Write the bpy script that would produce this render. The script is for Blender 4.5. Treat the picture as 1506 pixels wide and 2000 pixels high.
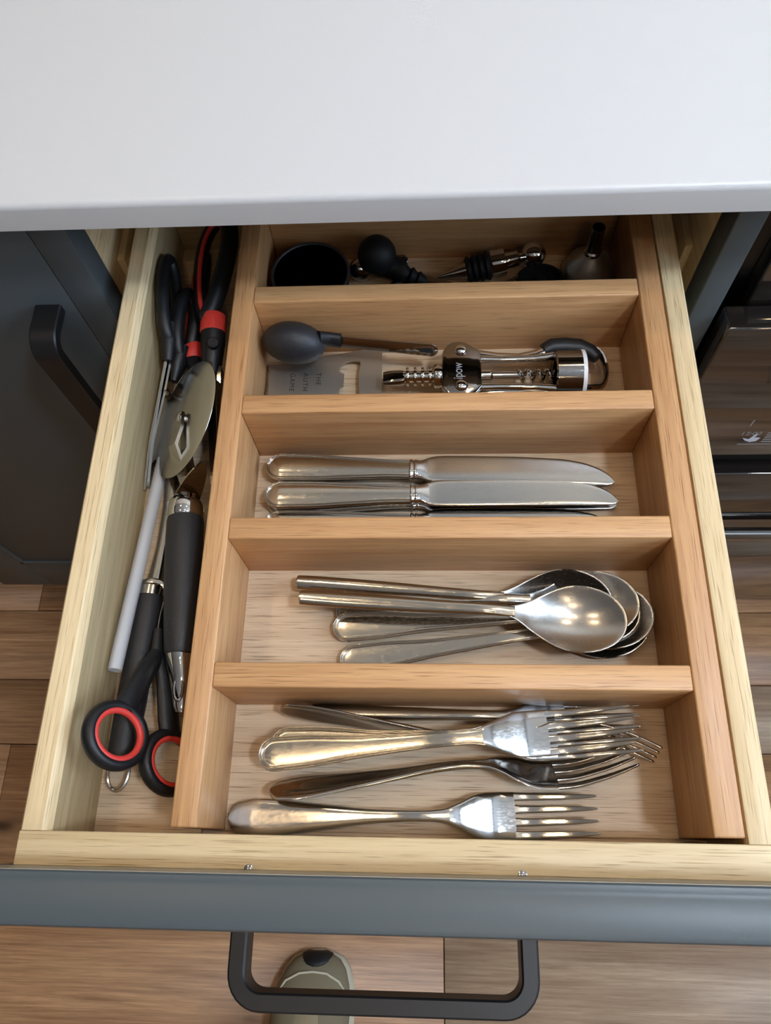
import bpy, bmesh, math, random
import numpy as np
from mathutils import Matrix, Vector

# ------------------------------------------------------------------ scene, camera, light
sc = bpy.context.scene
for o in list(bpy.data.objects):
    bpy.data.objects.remove(o)
COL = sc.collection
S = 0.001                                  # everything below is written in millimetres
random.seed(7)

cam_d = bpy.data.cameras.new('camera')
cam_d.sensor_fit = 'VERTICAL'
cam_d.sensor_height = 36.0
cam_d.lens = 1503.02 / 2000 * 36.0
cam_d.clip_start = 0.02
cam = bpy.data.objects.new('camera', cam_d)
COL.objects.link(cam)
CM = ((0.9982815, 0.0046288, 0.0584172), (0.0188679, 0.9184008, -0.3952012), (-0.0554798, 0.3956243, 0.9167352))
CP = (118.41, -4.76, 413.04)
cam.matrix_world = Matrix([list(CM[i]) + [CP[i] * S] for i in range(3)] + [[0, 0, 0, 1]])
sc.camera = cam

sc.view_settings.view_transform = 'Standard'
sc.view_settings.look = 'None'
sc.view_settings.gamma = 1.0
sc.view_settings.exposure = -0.1
sc.view_settings.use_curve_mapping = False
sc.cycles.use_denoising = True
sc.cycles.sample_clamp_indirect = 6.0
sc.cycles.caustics_reflective = False
sc.cycles.caustics_refractive = False

world = bpy.data.worlds.new('world')
sc.world = world
world.use_nodes = True
world.node_tree.nodes['Background'].inputs[0].default_value = (0.62, 0.78, 1.0, 1)
world.node_tree.nodes['Background'].inputs[1].default_value = 1.2

# daylight entering by the window in the right wall
win_l = bpy.data.lights.new('window_daylight', 'AREA')
win_l.shape = 'RECTANGLE'
win_l.size, win_l.size_y = 1.08, 1.1
win_l.energy = 34
win_l.color = (0.60, 0.77, 1.0)
win_o = bpy.data.objects.new('window_daylight', win_l)
COL.objects.link(win_o)
win_o.location = (1.495, -0.22, 0.91)
win_o.rotation_euler = (0, math.radians(90), 0)

KEY_POS, KEY_R, KEY_E = (800, -200, 1592), 95, 190.0
WARM = [(300, 90, 1596), (230, -760, 1596), (-470, 50, 1596), (560, 620, 1596), (-480, 640, 1596), (500, -1300, 1596)]  # the last one is an added fill that brightens the divider fronts
WARM_R, WARM_E = 34, 190.0

# ------------------------------------------------------------------ materials
MATS = {}
def new_mat(name):
    m = bpy.data.materials.new(name)
    m.use_nodes = True
    MATS[name] = m
    return m, m.node_tree.nodes, m.node_tree.links, m.node_tree.nodes['Principled BSDF']

def srgb(r, g, b):
    f = lambda c: (c / 255 / 12.92) if c / 255 <= 0.04045 else ((c / 255 + 0.055) / 1.055) ** 2.4
    return (f(r), f(g), f(b), 1)

def plain(name, col, rough=0.5, metal=0.0, spec=0.5, bump=0.0, bscale=400, var=0.0, coat=0.0):
    m, n, l, p = new_mat(name)
    p.inputs['Base Color'].default_value = col
    p.inputs['Roughness'].default_value = rough
    p.inputs['Metallic'].default_value = metal
    p.inputs['Specular IOR Level'].default_value = spec
    p.inputs['Coat Weight'].default_value = coat
    if bump or var:
        tc = n.new('ShaderNodeTexCoord')
        nz = n.new('ShaderNodeTexNoise')
        nz.inputs['Scale'].default_value = bscale
        nz.inputs['Detail'].default_value = 4
        l.new(tc.outputs['Object'], nz.inputs['Vector'])
        if bump:
            b = n.new('ShaderNodeBump')
            b.inputs['Strength'].default_value = bump
            b.inputs['Distance'].default_value = 0.0006
            l.new(nz.outputs['Fac'], b.inputs['Height'])
            l.new(b.outputs['Normal'], p.inputs['Normal'])
        if var:
            mr = n.new('ShaderNodeMapRange')
            mr.inputs['To Min'].default_value = max(0.0, rough - var)
            mr.inputs['To Max'].default_value = rough + var
            l.new(nz.outputs['Fac'], mr.inputs['Value'])
            l.new(mr.outputs['Result'], p.inputs['Roughness'])
    return m

def oak(name, light, dark, pore, rough=0.5, pores=0.6, bump=0.25):
    """wood with the grain along the local X axis"""
    m, n, l, p = new_mat(name)
    tc = n.new('ShaderNodeTexCoord')
    oi = n.new('ShaderNodeObjectInfo')
    off = n.new('ShaderNodeVectorMath'); off.operation = 'MULTIPLY_ADD'
    off.inputs[1].default_value = (1, 1, 1)
    mul = n.new('ShaderNodeMath'); mul.operation = 'MULTIPLY'; mul.inputs[1].default_value = 7.3
    l.new(oi.outputs['Random'], mul.inputs[0])
    l.new(tc.outputs['Object'], off.inputs[0]); l.new(mul.outputs[0], off.inputs[2])
    def noise(sx, sy, detail, dist=0.0, rg=0.55):
        mp = n.new('ShaderNodeVectorMath'); mp.operation = 'MULTIPLY'
        mp.inputs[1].default_value = (sx, sy, sy)
        nz = n.new('ShaderNodeTexNoise')
        nz.inputs['Scale'].default_value = 1.0
        nz.inputs['Detail'].default_value = detail
        nz.inputs['Roughness'].default_value = rg
        nz.inputs['Distortion'].default_value = dist
        l.new(off.outputs[0], mp.inputs[0]); l.new(mp.outputs[0], nz.inputs['Vector'])
        return nz.outputs['Fac']
    broad = noise(4, 60, 3, 0.6)
    streak = noise(9, 330, 4, 0.3)
    fine = noise(32, 1450, 2)
    r1 = n.new('ShaderNodeValToRGB')
    r1.color_ramp.elements[0].position = 0.34; r1.color_ramp.elements[0].color = dark
    r1.color_ramp.elements[1].position = 0.66; r1.color_ramp.elements[1].color = light
    mx = n.new('ShaderNodeMath'); mx.operation = 'MULTIPLY_ADD'; mx.inputs[1].default_value = 0.55
    hb = n.new('ShaderNodeMath'); hb.operation = 'MULTIPLY'; hb.inputs[1].default_value = 0.45
    l.new(broad, hb.inputs[0]); l.new(streak, mx.inputs[0]); l.new(hb.outputs[0], mx.inputs[2])
    l.new(mx.outputs[0], r1.inputs['Fac'])
    r2 = n.new('ShaderNodeValToRGB')
    r2.color_ramp.elements[0].position = 0.57; r2.color_ramp.elements[0].color = (0, 0, 0, 1)
    r2.color_ramp.elements[1].position = 0.70; r2.color_ramp.elements[1].color = (pores, pores, pores, 1)
    l.new(fine, r2.inputs['Fac'])
    mix = n.new('ShaderNodeMix'); mix.data_type = 'RGBA'
    l.new(r2.outputs['Color'], mix.inputs['Factor'])
    l.new(r1.outputs['Color'], mix.inputs['A']); mix.inputs['B'].default_value = pore
    l.new(mix.outputs['Result'], p.inputs['Base Color'])
    p.inputs['Roughness'].default_value = rough
    b = n.new('ShaderNodeBump'); b.inputs['Strength'].default_value = bump; b.inputs['Distance'].default_value = 0.0004
    b.invert = True
    l.new(r2.outputs['Color'], b.inputs['Height']); l.new(b.outputs['Normal'], p.inputs['Normal'])
    return m

oak('oak_pale', srgb(231, 209, 168), srgb(207, 180, 136), srgb(156, 124, 82), 0.45, 0.75)
oak('oak_warm', srgb(206, 161, 112), srgb(178, 129, 85), srgb(128, 84, 50), 0.42, 0.75)
oak('oak_base', srgb(208, 185, 156), srgb(183, 155, 126), srgb(120, 92, 68), 0.5, 0.85)
oak('oak_side', srgb(198, 176, 136), srgb(168, 146, 108), srgb(124, 102, 72), 0.5, 0.5)
oak('oak_dull', srgb(190, 166, 124), srgb(160, 134, 94), srgb(122, 98, 66), 0.5, 0.5)
oak('floor_oak', srgb(204, 158, 114), srgb(148, 106, 72), srgb(104, 70, 46), 0.42, 0.4, 0.15)
oak('floor_oak_grey', srgb(194, 168, 140), srgb(150, 122, 98), srgb(108, 82, 62), 0.42, 0.4, 0.15)

def knotty(name):
    """broad wavy figure and scattered dark knots on the floor planks"""
    n, l = MATS[name].node_tree.nodes, MATS[name].node_tree.links
    p = n['Principled BSDF']
    src = p.inputs['Base Color'].links[0].from_socket
    tc = n.new('ShaderNodeTexCoord'); oi = n.new('ShaderNodeObjectInfo')
    ad = n.new('ShaderNodeVectorMath'); ad.operation = 'ADD'
    l.new(tc.outputs['Object'], ad.inputs[0]); l.new(oi.outputs['Location'], ad.inputs[1])
    mp = n.new('ShaderNodeVectorMath'); mp.operation = 'MULTIPLY'; mp.inputs[1].default_value = (3.4, 9.0, 0.0)
    vo = n.new('ShaderNodeTexVoronoi'); vo.inputs['Scale'].default_value = 1.0
    l.new(ad.outputs[0], mp.inputs[0]); l.new(mp.outputs[0], vo.inputs['Vector'])
    rp = n.new('ShaderNodeValToRGB')
    e = rp.color_ramp.elements
    e[0].position = 0.03; e[0].color = (0.9, 0.9, 0.9, 1)
    e[1].position = 0.30; e[1].color = (0, 0, 0, 1)
    e2 = e.new(0.09); e2.color = (0.35, 0.35, 0.35, 1)
    l.new(vo.outputs['Distance'], rp.inputs['Fac'])
    mq = n.new('ShaderNodeVectorMath'); mq.operation = 'MULTIPLY'; mq.inputs[1].default_value = (2.2, 26.0, 1.0)
    nz = n.new('ShaderNodeTexNoise'); nz.inputs['Scale'].default_value = 1.0; nz.inputs['Detail'].default_value = 7
    nz.inputs['Roughness'].default_value = 0.62; nz.inputs['Distortion'].default_value = 1.1
    l.new(ad.outputs[0], mq.inputs[0]); l.new(mq.outputs[0], nz.inputs['Vector'])
    r2 = n.new('ShaderNodeValToRGB')
    r2.color_ramp.elements[0].position = 0.45; r2.color_ramp.elements[0].color = (0, 0, 0, 1)
    r2.color_ramp.elements[1].position = 0.72; r2.color_ramp.elements[1].color = (0.6, 0.6, 0.6, 1)
    l.new(nz.outputs['Fac'], r2.inputs['Fac'])
    m1 = n.new('ShaderNodeMix'); m1.data_type = 'RGBA'
    l.new(r2.outputs['Color'], m1.inputs['Factor']); l.new(src, m1.inputs['A']); m1.inputs['B'].default_value = srgb(112, 78, 54)
    mx = n.new('ShaderNodeMix'); mx.data_type = 'RGBA'
    l.new(rp.outputs['Color'], mx.inputs['Factor']); l.new(m1.outputs['Result'], mx.inputs['A'])
    mx.inputs['B'].default_value = srgb(66, 44, 32)
    l.new(mx.outputs['Result'], p.inputs['Base Color'])
knotty('floor_oak'); knotty('floor_oak_grey')

def steel(name, col, rough, var, speck=0.0):
    m, n, l, p = new_mat(name)
    p.inputs['Base Color'].default_value = col
    p.inputs['Metallic'].default_value = 1.0
    tc = n.new('ShaderNodeTexCoord')
    mp = n.new('ShaderNodeVectorMath'); mp.operation = 'MULTIPLY'; mp.inputs[1].default_value = (420, 1000, 1000)
    nz = n.new('ShaderNodeTexNoise'); nz.inputs['Scale'].default_value = 1.0; nz.inputs['Detail'].default_value = 5
    l.new(tc.outputs['Object'], mp.inputs[0]); l.new(mp.outputs[0], nz.inputs['Vector'])
    mr = n.new('ShaderNodeMapRange')
    mr.inputs['From Min'].default_value = 0.3; mr.inputs['From Max'].default_value = 0.75
    mr.inputs['To Min'].default_value = max(0.02, rough - var); mr.inputs['To Max'].default_value = rough + var
    l.new(nz.outputs['Fac'], mr.inputs['Value']); l.new(mr.outputs['Result'], p.inputs['Roughness'])
    if speck:
        b = n.new('ShaderNodeBump'); b.inputs['Strength'].default_value = speck; b.inputs['Distance'].default_value = 0.00003
        l.new(nz.outputs['Fac'], b.inputs['Height']); l.new(b.outputs['Normal'], p.inputs['Normal'])
    return m
steel('steel', (0.47, 0.45, 0.425, 1), 0.13, 0.05, 0.0)
steel('steel_worn', (0.46, 0.435, 0.39, 1), 0.17, 0.08, 0.06)
steel('blade_steel', (0.48, 0.48, 0.47, 1), 0.15, 0.05, 0.0)
steel('steel_satin', (0.52, 0.50, 0.47, 1), 0.24, 0.05, 0.0)
steel('wheel_steel', (0.66, 0.64, 0.60, 1), 0.19, 0.04, 0.0)
steel('funnel_steel', (0.74, 0.73, 0.71, 1), 0.40, 0.005, 0.0)
steel('chrome', (0.60, 0.58, 0.55, 1), 0.06, 0.03)
steel('gunmetal', (0.30, 0.28, 0.26, 1), 0.1, 0.05)
steel('card_steel', (0.52, 0.50, 0.46, 1), 0.42, 0.03, 0.0)

plain('quartz_white', srgb(199, 199, 200), 0.34, bump=0.02, bscale=900)
plain('paint_grey', srgb(74, 81, 84), 0.40, bump=0.05, bscale=160, spec=0.4)
plain('panel_beige', srgb(160, 152, 136), 0.5)
plain('metal_black', srgb(24, 23, 24), 0.42, spec=0.4)
plain('plastic_black', srgb(20, 20, 23), 0.45, bump=0.2, bscale=1500, spec=0.4)
plain('plastic_black_worn', srgb(34, 34, 38), 0.55, bump=0.3, bscale=500, var=0.15)
plain('rubber_black', srgb(14, 14, 16), 0.6, spec=0.3)
plain('plastic_red', srgb(200, 56, 48), 0.5)
plain('plastic_white', srgb(232, 232, 236), 0.4)
plain('gap_dark', srgb(14, 13, 13), 0.7)
plain('wall_dark', srgb(66, 68, 70), 0.7)
plain('wall_paint', srgb(224, 220, 212), 0.8)
plain('ceiling_paint', srgb(216, 214, 210), 0.85)
plain('oven_glass', srgb(34, 29, 27), 0.06, spec=1.0, coat=0.6)
plain('oven_enamel', srgb(14, 14, 15), 0.25)
plain('print_grey', srgb(150, 150, 152), 0.6)
plain('print_white', srgb(205, 212, 225), 0.6)
plain('print_dark', srgb(34, 30, 28), 0.6)
plain('shoe_suede', srgb(128, 118, 94), 0.9, bump=0.5, bscale=700)
plain('shoe_panel', srgb(150, 136, 108), 0.85, bump=0.5, bscale=600)
plain('shoe_rubber', srgb(22, 21, 20), 0.6)
plain('shoe_sole', srgb(196, 188, 166), 0.7)
plain('lace', srgb(176, 168, 146), 0.9)
m, n, l, p = new_mat('straw_plastic')
p.inputs['Base Color'].default_value = srgb(226, 228, 234)
p.inputs['Roughness'].default_value = 0.25
p.inputs['Alpha'].default_value = 0.36
m, n, l, p = new_mat('window_glass')
p.inputs['Base Color'].default_value = (1, 1, 1, 1)
p.inputs['Roughness'].default_value = 0.0
p.inputs['Transmission Weight'].default_value = 1.0
p.inputs['IOR'].default_value = 1.05
def glow(name, col, s):
    m, n, l, p = new_mat(name)
    p.inputs['Base Color'].default_value = (0.8, 0.8, 0.8, 1)
    p.inputs['Emission Color'].default_value = col
    p.inputs['Emission Strength'].default_value = s
glow('lamp_warm', (1.0, 0.72, 0.42, 1), WARM_E)
glow('lamp_cool', (0.74, 0.86, 1.0, 1), KEY_E)

# ------------------------------------------------------------------ helpers
def link(name, me, mat, parent=None, loc=(0, 0, 0), rot=(0, 0, 0), smooth=False):
    if mat and len(me.materials) == 0:
        me.materials.append(MATS[mat])
    o = bpy.data.objects.new(name, me)
    COL.objects.link(o)
    o.location = Vector(loc) * S
    o.rotation_euler = rot
    if parent is not None:
        o.parent = parent
    if smooth:
        for f in me.polygons:
            f.use_smooth = True
    return o

def tag(o, label=None, cat=None, group=None, kind=None):
    if label: o['label'] = label
    if cat: o['category'] = cat
    if group: o['group'] = group
    if kind: o['kind'] = kind
    return o

def thing(name, label, cat, loc=(0, 0, 0), group=None):
    o = bpy.data.objects.new(name, None)
    o.empty_display_size = 0.01
    COL.objects.link(o)
    o.location = Vector(loc) * S
    return tag(o, label, cat, group)

def mesh(name, v, f, sharp=None):
    me = bpy.data.meshes.new(name)
    me.from_pydata([(a * S, b * S, c * S) for a, b, c in v], [], f)
    bm = bmesh.new(); bm.from_mesh(me)
    bmesh.ops.recalc_face_normals(bm, faces=bm.faces)
    if sharp is not None:
        for e in bm.edges:
            if len(e.link_faces) == 2 and e.calc_face_angle(0) > math.radians(sharp):
                e.smooth = False
        for fc in bm.faces: fc.smooth = True
    bm.to_mesh(me); bm.free()
    return me

def box_mesh(sx, sy, sz, bev=0.0, seg=2):
    bm = bmesh.new()
    bmesh.ops.create_cube(bm, size=1.0)
    for v in bm.verts:
        v.co = Vector((v.co.x * sx * S, v.co.y * sy * S, v.co.z * sz * S))
    if bev:
        bmesh.ops.bevel(bm, geom=list(bm.edges), offset=bev * S, segments=seg, affect='EDGES', profile=0.5)
        for e in bm.edges:
            if len(e.link_faces) == 2 and e.calc_face_angle(0) > math.radians(50): e.smooth = False
        for f in bm.faces: f.smooth = True
    me = bpy.data.meshes.new('box'); bm.to_mesh(me); bm.free()
    return me

def board(name, x0, x1, y0, y1, z0, z1, mat, parent=None, along='x', bev=0.8, base=(0, 0, 0)):
    """a board between two corners; its local X axis is its grain direction"""
    sx, sy, sz = x1 - x0, y1 - y0, z1 - z0
    c = ((x0 + x1) / 2 - base[0], (y0 + y1) / 2 - base[1], (z0 + z1) / 2 - base[2])
    if along == 'x':
        return link(name, box_mesh(sx, sy, sz, bev), mat, parent, c)
    if along == 'y':
        return link(name, box_mesh(sy, sx, sz, bev), mat, parent, c, (0, 0, math.pi / 2))
    return link(name, box_mesh(sz, sy, sx, bev), mat, parent, c, (0, math.pi / 2, 0))

def loft(rings, cap=True, closed=False):
    v, f = [], []
    n = len(rings[0])
    for r in rings: v += [tuple(p) for p in r]
    m = len(rings)
    for i in range(m if closed else m - 1):
        for j in range(n):
            a, b = i * n + j, i * n + (j + 1) % n
            k = (i + 1) % m
            f.append((a, b, k * n + (j + 1) % n, k * n + j))
    if cap and not closed:
        f.append(tuple(range(n))); f.append(tuple(range((m - 1) * n, m * n)))
    return v, f

def tube(path, rad, n=12, closed=False, flat=1.0, up=(0, 0, 1)):
    """round or flattened tube along a path; flat scales the radius across 'up'"""
    P = [Vector(p) for p in path]
    m = len(P)
    R = rad if isinstance(rad, (list, tuple)) else [rad] * m
    rings = []
    up = Vector(up)
    for i in range(m):
        if closed: t = P[(i + 1) % m] - P[i - 1]
        else: t = P[min(i + 1, m - 1)] - P[max(i - 1, 0)]
        t.normalize()
        a = up.cross(t)
        if a.length < 1e-4: a = Vector((1, 0, 0)).cross(t)
        a.normalize(); b = t.cross(a)
        rings.append([P[i] + a * (R[i] * math.cos(q)) + b * (R[i] * flat * math.sin(q)) for q in (2 * math.pi * k / n for k in range(n))])
    return loft(rings, closed=closed)

def lathe(prof, o, ax, n=28):
    """profile of (radius, height) turned about the axis ax through o"""
    ax = Vector(ax).normalized(); o = Vector(o)
    a = ax.orthogonal().normalized(); b = ax.cross(a)
    rings = [[o + ax * h + (a * math.cos(q) + b * math.sin(q)) * max(r, 0.01) for q in (2 * math.pi * k / n for k in range(n))] for r, h in prof]
    return loft(rings)

def prism(outline, o, U, V, N, t, bev=0.0):
    """plate: a 2D outline in the plane U,V through o, t thick along N"""
    o, U, V, N = Vector(o), Vector(U), Vector(V), Vector(N)
    bm = bmesh.new()
    vs = [bm.verts.new((o + U * a + V * b - N * (t / 2)) * S) for a, b in outline]
    f = bm.faces.new(vs)
    r = bmesh.ops.extrude_face_region(bm, geom=[f])
    for g in r['geom']:
        if isinstance(g, bmesh.types.BMVert): g.co += N * (t * S)
    bmesh.ops.recalc_face_normals(bm, faces=bm.faces)
    if bev:
        es = [e for e in bm.edges if len(e.link_faces) == 2 and e.calc_face_angle(0) > math.radians(60)]
        bmesh.ops.bevel(bm, geom=es, offset=bev * S, segments=2, affect='EDGES', profile=0.5)
    for e in bm.edges:
        if len(e.link_faces) == 2 and e.calc_face_angle(0) > math.radians(32): e.smooth = False
    for fc in bm.faces: fc.smooth = True
    me = bpy.data.meshes.new('plate'); bm.to_mesh(me); bm.free()
    return me

def sub(v, o):
    return [(a[0] - o[0], a[1] - o[1], a[2] - o[2]) for a in v]

def part(name, vf, mat, parent, base=(0, 0, 0), sharp=40):
    return link(name, mesh(name, sub(vf[0], base), vf[1], sharp), mat, parent)

def pchip(xs, ys):
    xs, ys = list(xs), list(ys)
    d = [(ys[i + 1] - ys[i]) / (xs[i + 1] - xs[i]) for i in range(len(xs) - 1)]
    ms = [d[0]] + [0 if d[i - 1] * d[i] <= 0 else 2 * d[i - 1] * d[i] / (d[i - 1] + d[i]) for i in range(1, len(d))] + [d[-1]]
    def f(x):
        if x <= xs[0]: return ys[0]
        if x >= xs[-1]: return ys[-1]
        i = max(k for k in range(len(xs)) if xs[k] <= x)
        i = min(i, len(d) - 1)
        h = xs[i + 1] - xs[i]; t = (x - xs[i]) / h
        return (2 * t**3 - 3 * t**2 + 1) * ys[i] + (t**3 - 2 * t**2 + t) * h * ms[i] + (-2 * t**3 + 3 * t**2) * ys[i + 1] + (t**3 - t**2) * h * ms[i + 1]
    return f

def arc(cx, cy, rx, ry, a0, a1, n):
    return [(cx + rx * math.cos(math.radians(a0 + (a1 - a0) * i / (n - 1))), cy + ry * math.sin(math.radians(a0 + (a1 - a0) * i / (n - 1)))) for i in range(n)]

def text_mesh(body, size, extrude=0.05, spacing=1.0):
    c = bpy.data.curves.new('lettering', 'FONT')
    c.body = body; c.size = size * S; c.extrude = extrude * S
    c.align_x = 'LEFT'; c.space_character = spacing
    o = bpy.data.objects.new('lettering', c)
    COL.objects.link(o)
    dg = bpy.context.evaluated_depsgraph_get()
    me = bpy.data.meshes.new_from_object(o.evaluated_get(dg))
    bpy.data.objects.remove(o); bpy.data.curves.remove(c)
    return me

def frame(o, U, V, W):
    U, V, W = Vector(U), Vector(V), Vector(W)
    return Matrix(((U.x, V.x, W.x, o[0] * S), (U.y, V.y, W.y, o[1] * S), (U.z, V.z, W.z, o[2] * S), (0, 0, 0, 1)))

def copy_tree(o, parent=None):
    c = o.copy(); COL.objects.link(c); c.parent = parent
    for ch in list(o.children): copy_tree(ch, c)
    return c

# ------------------------------------------------------------------ the room
FZ = -795
RX0, RX1, RY0, RY1, CZ = -2000, 1500, -2600, 950, 1600
flo = tag(bpy.data.objects.new('floor', None), 'brown wooden plank floor under the drawer', None, None, 'structure')
COL.objects.link(flo)
flo.location = (0, 0, FZ * S)
link('subfloor', box_mesh(RX1 - RX0, RY1 - RY0, 20), 'gap_dark', flo, ((RX0 + RX1) / 2, (RY0 + RY1) / 2, -14.5))
edges_y = [-2600, -2390, -2180, -1970, -1760, -1550, -1340, -1130, -920, -710, -500, -305, -95, 126, 226, 340, 540, 740, 949]
plank_id = 0
for i in range(len(edges_y) - 1):
    y0, y1 = edges_y[i], edges_y[i + 1]
    if i == 11: xs = [RX0, -1100, 134, 1330, RX1]
    elif i == 12: xs = [RX0, -535, 690, 1900, RX1]
    else:
        s = (i * 737) % 1200
        xs = [RX0] + [x for x in range(-1990 + s, RX1 - 80, 1200)] + [RX1]
    for a, b in zip(xs[:-1], xs[1:]):
        if b - a < 20: continue
        mt = 'floor_oak_grey' if (a >= 100 or (plank_id % 5 == 3 and y1 < -600)) else 'floor_oak'
        link('plank', box_mesh(b - a - 1.2, y1 - y0 - 1.2, 10, 0.8, 1), mt, flo, ((a + b) / 2, (y0 + y1) / 2, -5))
        plank_id += 1

def structure(name, x0, x1, y0, y1, z0, z1, mat):
    o = board(name, x0, x1, y0, y1, z0, z1, mat, bev=0)
    return tag(o, kind='structure')
structure('ceiling', RX0 - 60, RX1 + 60, RY0 - 60, RY1 + 60, CZ, CZ + 60, 'ceiling_paint')
structure('wall_left', RX0 - 60, RX0, RY0, RY1, FZ, CZ, 'wall_dark')  # unseen wall, darkened to cut the bounce light on floor and door
structure('wall_back', RX0, RX1, RY1, RY1 + 60, FZ, CZ, 'wall_paint')
structure('wall_front', RX0, RX1, RY0 - 60, RY0, FZ, CZ, 'wall_paint')
wr = tag(bpy.data.objects.new('wall_right', None), kind='structure'); COL.objects.link(wr)
WY0, WY1, WZ0, WZ1 = -820, 380, 320, 1500
for nm, a in (('wall_section', (RX1, RX1 + 60, RY0, WY0, FZ, CZ)), ('wall_section', (RX1, RX1 + 60, WY1, RY1, FZ, CZ)),
              ('wall_section', (RX1, RX1 + 60, WY0, WY1, FZ, WZ0)), ('wall_section', (RX1, RX1 + 60, WY0, WY1, WZ1, CZ))):
    board(nm, *a, 'wall_paint', wr, bev=0)
wn = tag(bpy.data.objects.new('window_1', None), kind='structure'); COL.objects.link(wn)
for a in ((WY0, WY0 + 45, WZ0, WZ1), (WY1 - 45, WY1, WZ0, WZ1), (WY0 + 45, WY1 - 45, WZ0, WZ0 + 45), (WY0 + 45, WY1 - 45, WZ1 - 45, WZ1)):
    board('window_frame', RX1 + 5, RX1 + 50, a[0], a[1], a[2], a[3], 'plastic_white', wn, bev=2)
board('pane', RX1 + 24, RX1 + 30, WY0 + 45, WY1 - 45, WZ0 + 45, WZ1 - 45, 'window_glass', wn, bev=0)

def downlight(pos, r, mat, label):
    t = thing('ceiling_light', label, 'ceiling light', (pos[0], pos[1], CZ), 'ceiling lights')
    part('rim', lathe([(r + 1, -0.2), (r + 10, -0.2), (r + 12, -3), (r + 9, -6), (r + 1, -6), (r + 1, -0.2)], (0, 0, 0), (0, 0, 1), 32), 'plastic_white', t)
    part('diffuser', lathe([(0.01, -3.2), (r, -3.2), (r, -1), (0.01, -1)], (0, 0, 0), (0, 0, 1), 32), mat, t)
downlight(KEY_POS, KEY_R, 'lamp_cool', 'large cool white round ceiling light to the right of the drawer')
wl = ['small warm ceiling spotlight straight above the drawer', 'small warm ceiling spotlight behind the viewer',
      'small warm ceiling spotlight to the left of the viewer', 'small warm ceiling spotlight over the worktop on the right',
      'small warm ceiling spotlight over the worktop on the left', 'added warm ceiling fill light far behind the viewer']
for p_, l_ in zip(WARM, wl): downlight(p_, WARM_R, 'lamp_warm', l_)

# ------------------------------------------------------------------ worktop
CY, CB, CT = 316.4, 80, 100
def worktop():
    r = 4.0
    prof = [(CY + 600, CB), (CY + 1.0, CB), (CY, CB + 1.0)] + [(CY, CT - r)] + \
           [(CY + r - r * math.cos(a), CT - r + r * math.sin(a)) for a in (math.radians(15 * k) for k in range(1, 6))] + [(CY + r, CT), (CY + 600, CT)]
    xs = [RX0 + 5, -600, 100, 900, RX1 - 5]
    rings = [[(x, yy, zz) for yy, zz in prof] for x in xs]
    o = link('worktop', mesh('worktop', *loft(rings), 30), 'quartz_white')
    tag(o, 'white stone worktop with a softly rounded front edge above the drawer', 'worktop')
worktop()

# ------------------------------------------------------------------ cabinets
FY = 340                       # front plane of the painted face frames
cab = thing('base_cabinet', 'grey painted cabinet with oak-lined drawer opening under the worktop', 'cabinet', (98, FY, FZ))
cb = (98, FY, FZ)
IL, IR = -107.5, 301.0         # clear width of the opening
OL, OR = IL - 24, IR + 18
board('stile', OL, IL, FY, FY + 22, FZ + 140, CB, 'paint_grey', cab, 'z', 0.3, cb)
board('stile', IR, OR, FY, FY + 22, FZ + 140, CB, 'paint_grey', cab, 'z', 1.2, cb)
board('top_rail', IL, IR, FY, FY + 22, 62, CB, 'paint_grey', cab, 'x', 1.0, cb)
board('middle_rail', IL, IR, FY, FY + 22, -150, -120, 'paint_grey', cab, 'x', 1.0, cb)
board('oak_lining', IL - 16, IL - 0.5, FY + 22, 900, -120, CB, 'oak_pale', cab, 'y', 0.5, cb)
board('oak_lining', IR + 0.5, IR + 16, FY + 22, 900, -120, CB, 'oak_pale', cab, 'y', 0.5, cb)
board('runner_strip', IL - 0.4, IL + 5, FY + 40, 880, -90, -15, 'oak_pale', cab, 'y', 0.5, cb)
board('runner_strip', IR - 5, IR + 0.4, FY + 40, 880, -90, -15, 'oak_pale', cab, 'y', 0.5, cb)
board('lower_front', IL + 2, IR - 2, FY, FY + 22, FZ + 146, -152, 'paint_grey', cab, 'x', 1.0, cb)
board('back_panel', OL, OR, 896, 906, FZ + 100, CB, 'oak_warm', cab, 'x', 0.5, cb)
board('plinth', OL, OR, FY + 55, FY + 73, FZ, FZ + 140, 'paint_grey', cab, 'x', 0.5, cb)

nb = thing('base_cabinet', 'dark grey cabinet left of the drawer with one closed door', 'cabinet', (-320, FY, FZ))
nbb = (-320, FY, FZ)
NL, NR = -520, OL - 0.4
DL, DR, DB, DT = -443, NR - 0.3, -556, 66
board('stile', NL, DL - 0.4, FY, FY + 22, FZ + 140, CB, 'paint_grey', nb, 'z', 1.0, nbb)
board('carcass_side', NL, NL + 18, FY + 22, 900, FZ + 140, CB, 'paint_grey', nb, 'z', 0.5, nbb)
board('top_rail', DL, NR, FY, FY + 22, DT + 0.4, CB, 'paint_grey', nb, 'x', 0.4, nbb)
board('bottom_rail', DL, NR, FY, FY + 22, FZ + 140, DB - 0.4, 'paint_grey', nb, 'x', 1.0, nbb)
board('plinth', NL, NR, FY + 55, FY + 73, FZ, FZ + 140, 'paint_grey', nb, 'x', 0.5, nbb)
dc = ((DL + DR) / 2, FY + 10, (DT + DB) / 2)
door = link('door', box_mesh(DR - DL, 20, DT - DB, 0.2), 'paint_grey', nb, tuple(dc[i] - nbb[i] for i in range(3)))
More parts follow.
